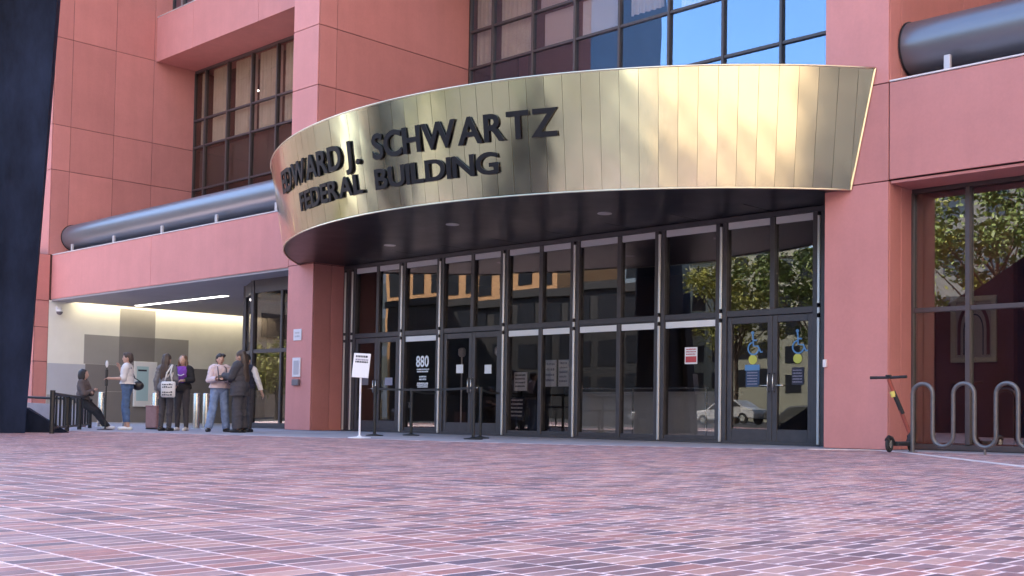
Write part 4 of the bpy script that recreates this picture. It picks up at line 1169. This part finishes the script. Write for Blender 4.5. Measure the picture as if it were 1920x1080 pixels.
for k, (x, lb2) in enumerate(((-19.6, 'pale floor lamp behind the left leaf of the second doors'), (-18.4, 'pale floor lamp behind the right leaf of the second doors'))):
    t = thing('floor_lamp', (x, 18.4, 0), lb2, 'lamp', 'floor lamps in the lobby')
    MB().tube([(x, 18.4, .03), (x, 18.4, 1.8)], .018, 8).build('pole', 'white_paint', t); MB().lathe([(.05, 1.78), (.09, 1.83), (.09, 1.95), (.05, 1.99)], x, 18.4, 16).build('shade', 'white_paint', t)
    MB().lathe([(.15, .011), (.15, .025), (.03, .04)], x, 18.4, 18).build('base', 'white_paint', t)
pt = thing('potted_plant', (-10.2, 18.9, 0), 'leafy pot plant inside the lobby behind the right accessible door', 'plant')
MB().lathe([(.14, .011), (.19, .3), (.2, .36), (.17, .36)], -10.2, 18.9, 18).build('pot', 'box_grey', pt)
mb = MB(); r8 = random.Random(2)
for k in range(70):
    a = r8.uniform(0, 6.28); l = r8.uniform(.25, .6); el = r8.uniform(.3, 1.4); p0 = Vector((-10.2, 18.9, .36)); d = Vector((math.cos(a)*math.cos(el), math.sin(a)*math.cos(el), math.sin(el)))
    s_ = d.cross(UP).normalized()*.04; m_ = p0+d*l*.6; e_ = p0+d*l-UP*.06
    mb.add([p0, m_+s_, e_, m_-s_], [(0, 1, 2, 3)])
mb.build('leaves', 'leaf', pt, fix=False)
pf = thing('framed_picture', (-7.5, 18.0, 1.4), 'framed picture of a pointed arch on the red lobby wall behind the bike rack', 'picture')
px0, px1, pz0, pz1 = -7.86, -7.14, 1.38, 2.42
for q in ((px0, px1, pz0, pz0+.08), (px0, px1, pz1-.08, pz1), (px0, px0+.08, pz0+.08, pz1-.08), (px1-.08, px1, pz0+.08, pz1-.08)):
    MB().cbox(q[0], q[1], 17.98, 18.03, q[2], q[3], .006).build('frame_bar', 'wood_frame', pf)
MB().box(px0+.08, px1-.08, 18.005, 18.03, pz0+.08, pz1-.08).build('sheet', 'art_paper', pf)
cxm = (px0+px1)/2
for rr_, m in ((.23, 'art_red'), (.15, 'ink'),):
    pts = [(cxm-rr_, 18.003, pz0+.12)] + [(cxm-rr_*math.cos(R_(a))**.8, 18.003, pz0+.5+rr_*1.7*math.sin(R_(a))) for a in range(0, 90, 12)]
    pts += [(2*cxm-q[0], q[1], q[2]) for q in reversed(pts)]
    mb = MB().tube(pts, .03 if m == 'art_red' else .01, 6); mb.v = [(q[0], 18.003+(q[1]-18.003)*.05, q[2]) for q in mb.v]; mb.build('arch', m, pf)
MB().box(-8.12, -6.9, 18.04, 18.2, .0, 4.0).build('picture_wall', 'red_wall', w)

# ------------------------------------------------------------------ bike rack and scooter
rk = thing('bike_rack', (-6.6, 15.9, 0), 'grey steel serpentine bike rack standing before the right window', 'bike rack')
pts = [Vector((-7.5, 15.9, .0))]; x = -7.5; rad = .148; zt, zb = .98-rad, .10+rad
for lp in range(5):
    pts.append(Vector((x, 15.9, zt)))
    pts += [Vector((x+rad-rad*math.cos(R_(a)), 15.9, zt+rad*math.sin(R_(a)))) for a in range(15, 180, 15)]
    x += 2*rad; pts.append(Vector((x, 15.9, zt)))
    if lp < 4:
        pts.append(Vector((x, 15.9, zb)))
        pts += [Vector((x+rad-rad*math.cos(R_(a)), 15.9, zb-rad*math.sin(R_(a)))) for a in range(15, 180, 15)]
        x += 2*rad; pts.append(Vector((x, 15.9, zb)))
pts.append(Vector((x, 15.9, 0)))
# keep the tube's frame steady
mb = MB(); nseg = 10; vs = []
for i, q in enumerate(pts):
    t = (pts[min(i+1, len(pts)-1)]-pts[max(i-1, 0)]).normalized(); bn = Vector((0, 1, 0)); nn = t.cross(bn).normalized()
    vs += [q + .03*(math.cos(2*math.pi*k/nseg)*bn+math.sin(2*math.pi*k/nseg)*nn) for k in range(nseg)]
fs = [(i*nseg+k, i*nseg+(k+1) % nseg, (i+1)*nseg+(k+1) % nseg, (i+1)*nseg+k) for i in range(len(pts)-1) for k in range(nseg)]
mb.add(vs, fs).build('loop_tube', 'rack', rk, smooth=True)
for xx in (-7.5, x, -7.5+4*rad*1.75):
    if xx > -6.7 and xx < x-.01:
        MB().tube([(-6.465, 15.9, .0), (-6.465, 15.9, .1)], .02, 8).build('support', 'rack', rk)
    else: MB().lathe([(.07, .003), (.07, .012), (.035, .016)], xx, 15.9, 16).build('foot_plate', 'rack', rk)
ks = thing('kick_scooter', (-7.65, 15.85, 0), 'dark electric kick scooter parked between the right column and the bike rack', 'scooter')
ra, fr = Vector((-7.63, 15.45, 0)), Vector((-7.70, 16.28, 0))
dv = (fr-ra).normalized(); sd_ = Vector((dv.y, -dv.x, 0))
def W(f, s, z): return ra + dv*f + sd_*s + UP*z
def wheel(f):
    ax = sd_; c0 = W(f, 0, .115); a_, b_ = dv, UP
    mb = MB(); ring = [c0+(math.cos(2*math.pi*k/20)*a_+math.sin(2*math.pi*k/20)*b_)*.09 for k in range(21)]
    o = mb.tube(ring, .026, 8, False).build('wheel', 'rubber', ks, smooth=True)
    MB().tube([c0-ax*.022, c0+ax*.022], .056, 16).build('hub', 'steel', o)
wheel(0); wheel(.83)
MB().cbox(-.28, .30, -.075, .075, .09, .15, .01).xf(Matrix.Translation(W(.42, 0, 0)) @ Matrix.Rotation(math.atan2(dv.y, dv.x), 4, 'Z')).build('deck', 'black_metal', ks)
MB().tube([W(.69, 0, .13), W(.78, 0, .22), W(.80, 0, .30)], .03, 8).build('neck', 'black_metal', ks)
for s in (-1, 1): MB().tube([W(.83, s*.04, .10), W(.80, s*.04, .24)], .012, 6).build('fork', 'black_metal', ks)
MB().tube([W(.80, 0, .24), W(.62, -.26, 1.06)], .03, 10).build('stem', 'scooter_red', ks)
MB().tube([W(.735, -.09, .55), W(.655, -.205, .88)], .034, 10).build('stem_sleeve', 'black_metal', ks)
MB().tube([W(.665, -.195, .80), W(.650, -.215, .88)], .04, 10).build('sticker', 'sticker', ks)
hb = MB().tube([W(.60, -.53, 1.08), W(.62, -.30, 1.08), W(.62, -.22, 1.08), W(.60, .02, 1.09)], .021, 8).build('handlebar', 'black_metal', ks)
MB().tube([W(.60, -.53, 1.08), W(.61, -.42, 1.08)], .022, 8).build('grip', 'rubber', ks); MB().tube([W(.60, .02, 1.09), W(.61, -.09, 1.087)], .022, 8).build('grip', 'rubber', ks)
MB().cbox(-.04, .04, -.03, .03, 1.09, 1.12, .008).xf(Matrix.Translation(W(.62, -.26, 0))).build('display', 'black_metal', ks)
MB().tube([W(-.10, 0, .17), W(-.02, 0, .215), W(.08, 0, .20), W(.14, 0, .15)], .03, 8).build('mudguard', 'black_metal', ks)

# ------------------------------------------------------------------ across the street, mirrored in the glass and the brass
def tree(x, y, h, r, lm, label, seed, nl=6000, lift=.42):
    rg = random.Random(seed); t = thing('street_tree', (x, y, 0), label, 'tree', 'street trees across the plaza')
    mb = MB(); mb.tube([(x, y, -.05), (x+.05, y, h*.2), (x-.06, y+.05, h*.42), (x, y, h*.6)], [.22, .17, .14, .08], 10)
    ends = []
    for k in range(9):
        a = k*2.4+rg.uniform(-.3, .3); z0 = h*rg.uniform(.3, .55); e = Vector((x+r*.7*math.cos(a), y+r*.7*math.sin(a), h*rg.uniform(.55, .85)))
        mb.tube([(x, y, z0), Vector((x, y, z0)).lerp(e, .5)+UP*.2, e], [.08, .05, .02], 6); ends.append(e)
    mb.build('trunk', 'bark', t)
    vs, fs = [], []
    cl_ = [(Vector((x+rg.gauss(0, r*.45), y+rg.gauss(0, r*.45), h*lift+abs(rg.gauss(.5, .28))*h*(1-lift))), rg.uniform(.4, .95)) for _ in range(34)] + [(e, .8) for e in ends]
    for k in range(nl):
        c_, s_ = rg.choice(cl_); p_ = c_ + Vector((rg.gauss(0, .42), rg.gauss(0, .42), rg.gauss(0, .32)))*s_*r*.38
        if p_.z < h*.3: continue
        a_ = Vector((rg.gauss(0, 1), rg.gauss(0, 1), rg.gauss(0, .6))).normalized(); b_ = a_.cross(Vector((rg.gauss(0, 1), rg.gauss(0, 1), rg.gauss(0, 1)))).normalized()
        l_ = rg.uniform(.07, .14)*r/2.5; i0 = len(vs)
        vs += [p_-a_*l_, p_+b_*l_*.45, p_+a_*l_, p_-b_*l_*.45]; fs.append((i0, i0+1, i0+2, i0+3))
    MB().add(vs, fs).build('crown', lm, t, fix=False)
tl = [(-36.5, -29, 12.5, 4.2, 'leaf', 'broad green tree mirrored in the upper panes above the accessible doors'),
      (-43.5, -31, 12, 3.6, 'leaf_yellow', 'yellow green tree mirrored in the pane left of the accessible doors'),
      (-24.5, -27, 16, 4.8, 'leaf', 'tall green tree mirrored in the right window over the bike rack'),
      (-29.5, -25, 13, 3.8, 'leaf_yellow', 'yellow green tree mirrored in the narrow pane beside the right column'),
      (-16, -28, 13, 4.2, 'leaf', 'green tree mirrored in the brass fascia near its right end'),
      (-67, -10, 4.6, 4.0, 'leaf_yellow', 'bright bush-like tree mirrored in the vestibule glass beside the passage'),
      (-3, -36, 14, 4.5, 'leaf', 'green tree behind the viewer, mirrored in the middle of the brass fascia'),
      (12, -30, 12, 4.0, 'leaf_yellow', 'yellow tree behind the viewer, mirrored at the left of the brass fascia')]
for k, (x, y, h, r, lm, lb3) in enumerate(tl): tree(x, y, h, r, lm, lb3, 20+k)
def block(name, label, x0, x1, y, dep, h, m, nx, nz, wm='dark_glass', z0=3.0, frac=.6, side=None):
    t = thing(name, ((x0+x1)/2, y-dep/2, 0), label, 'building', 'buildings across the street')
    wl_ = MB().box(x0, x1, y-dep, y, -.05, h).build('wall', m, t)
    MB().box(x0-.3, x1+.3, y-dep-.3, y+.3, h, h+.7).build('parapet', m, t)
    dx, dzz = (x1-x0)/nx, (h-z0)/nz
    me = None
    for a in range(nx):
        for b in range(nz):
            xx, zz = x0+dx*(a+.5), z0+dzz*(b+.5)
            if me is None:
                mb = MB().box(-dx*frac/2, dx*frac/2, -.2, .05, -dzz*frac/2, dzz*frac/2); me = bpy.data.meshes.new('window'); me.from_pydata(mb.v, [], mb.f); me.materials.append(MATS[wm])
            link('window', me, (xx, y, zz), t)
    return t
block('office_block', 'sunlit tan office block mirrored in the left lobby panes', -97.5, -74, -46, 10, 16.6, 'tan_block', 8, 3)
block('low_dark_block', 'long low dark block added to darken the lower lobby panes', -90, -58, -40, 4, 10.9, 'low_dark', 10, 3, 'dark_glass', 1.5, .7)  # added out of view to block bright reflections in the lower panes
block('office_block', 'blue grey glass block mirrored in the middle lobby panes', -94, -80, -70, 16, 19, 'blue_block', 7, 6, frac=.75)
block('office_block', 'cream sunlit block mirrored in the pane left of the accessible doors', -78, -58, -74, 16, 18.5, 'cream_block', 7, 5)
block('office_tower', 'dark slate tower mirrored in the upper windows above the canopy', -200, -134, -105, 30, 110, 'slate_tower', 14, 16, 'dark_glass', 6, .7)
block('office_block', 'cream block behind the trees, mirrored in the right window and the brass', -54, -10, -78, 18, 26, 'grey_block', 12, 4)
block('office_block', 'grey block behind the viewer, mirrored low in the brass fascia', -8, 20, -72, 18, 24, 'grey_block', 12, 5)
t = thing('office_block', (40, -14, 0), 'tall sunlit cream block out of view, added to bounce light onto the side-facing walls', 'building', 'buildings across the street')  # unseen block added to throw warm sunlight back onto the side-facing walls
MB().box(24, 48, -56, 13, -.05, 58).build('wall', 'added_block', t)
mb = MB().box(-.05, .2, -1.6, 1.6, -1.2, 1.2); me = bpy.data.meshes.new('window'); me.from_pydata(mb.v, [], mb.f); me.materials.append(MATS['dark_glass'])
for a in range(11):
    for b in range(12): link('window', me, (24, -51+a*6, 4.5+b*4.5), t)

# parked cars across the street, mirrored low in the doors
def car(x, y, swatch, label):
    t = thing('parked_car', (x, y, 0), label, 'car', 'cars parked across the street')
    prof = [(-2.2, .35), (-2.25, .7), (-1.9, .9), (-1.2, .98), (-.6, 1.42), (.8, 1.45), (1.5, 1.02), (2.1, .92), (2.25, .65), (2.2, .35)]
    b = MB().prism([(x+u, z) for u, z in prof], 'y', y-.88, y+.88); o = b.build('body', swatch, t)
    mo = o.modifiers.new('bevel', 'BEVEL'); mo.width = .07; mo.segments = 2; mo.limit_method = 'ANGLE'
    for sg in (-1, 1):
        MB().prism([(x-1.0, 1.0), (x-.55, 1.36), (x+.05, 1.38), (x+.05, 1.0)], 'y', y+sg*.885, y+sg*.89).build('side_window', 'dark_glass', t)
        MB().prism([(x+.12, 1.0), (x+.12, 1.38), (x+.75, 1.39), (x+1.3, 1.03)], 'y', y+sg*.885, y+sg*.89).build('side_window', 'dark_glass', t)
        for u in (-1.4, 1.4):
            w_ = MB().tube([(x+u, y+sg*.78, .33), (x+u, y+sg*.92, .33)], .33, 20).build('wheel', 'rubber', t)
            MB().tube([(x+u, y+sg*.921, .33), (x+u, y+sg*.93, .33)], .2, 16).build('rim', 'steel', w_)
mat('car_white', (.75, .75, .74), .25, coat=.6); mat('car_dark', (.03, .035, .05), .25, coat=.6); mat('car_silver', (.42, .43, .45), .28, metal=.6, coat=.5)
car(-41.5, -27.5, 'car_white', 'white car mirrored low in the left accessible door')
car(-36.4, -27.4, 'car_dark', 'dark car mirrored low in the right accessible door')
car(-47.5, -27.6, 'car_silver', 'silver car mirrored low in the pane with the red notice')

t = thing('office_block', (-112, 5, 0), 'shaded cream block far left of the passage, added to darken the left end of the brass', 'building', 'buildings across the street')  # unseen block added to dim the bright reflection in the brass
MB().box(-128, -98, -34, 60, -.05, 29).build('wall', 'added_block', t)
for a in range(14):
    for b in range(6): link('window', me, (-98, -30+a*6.5, 4.5+b*4.5), t)
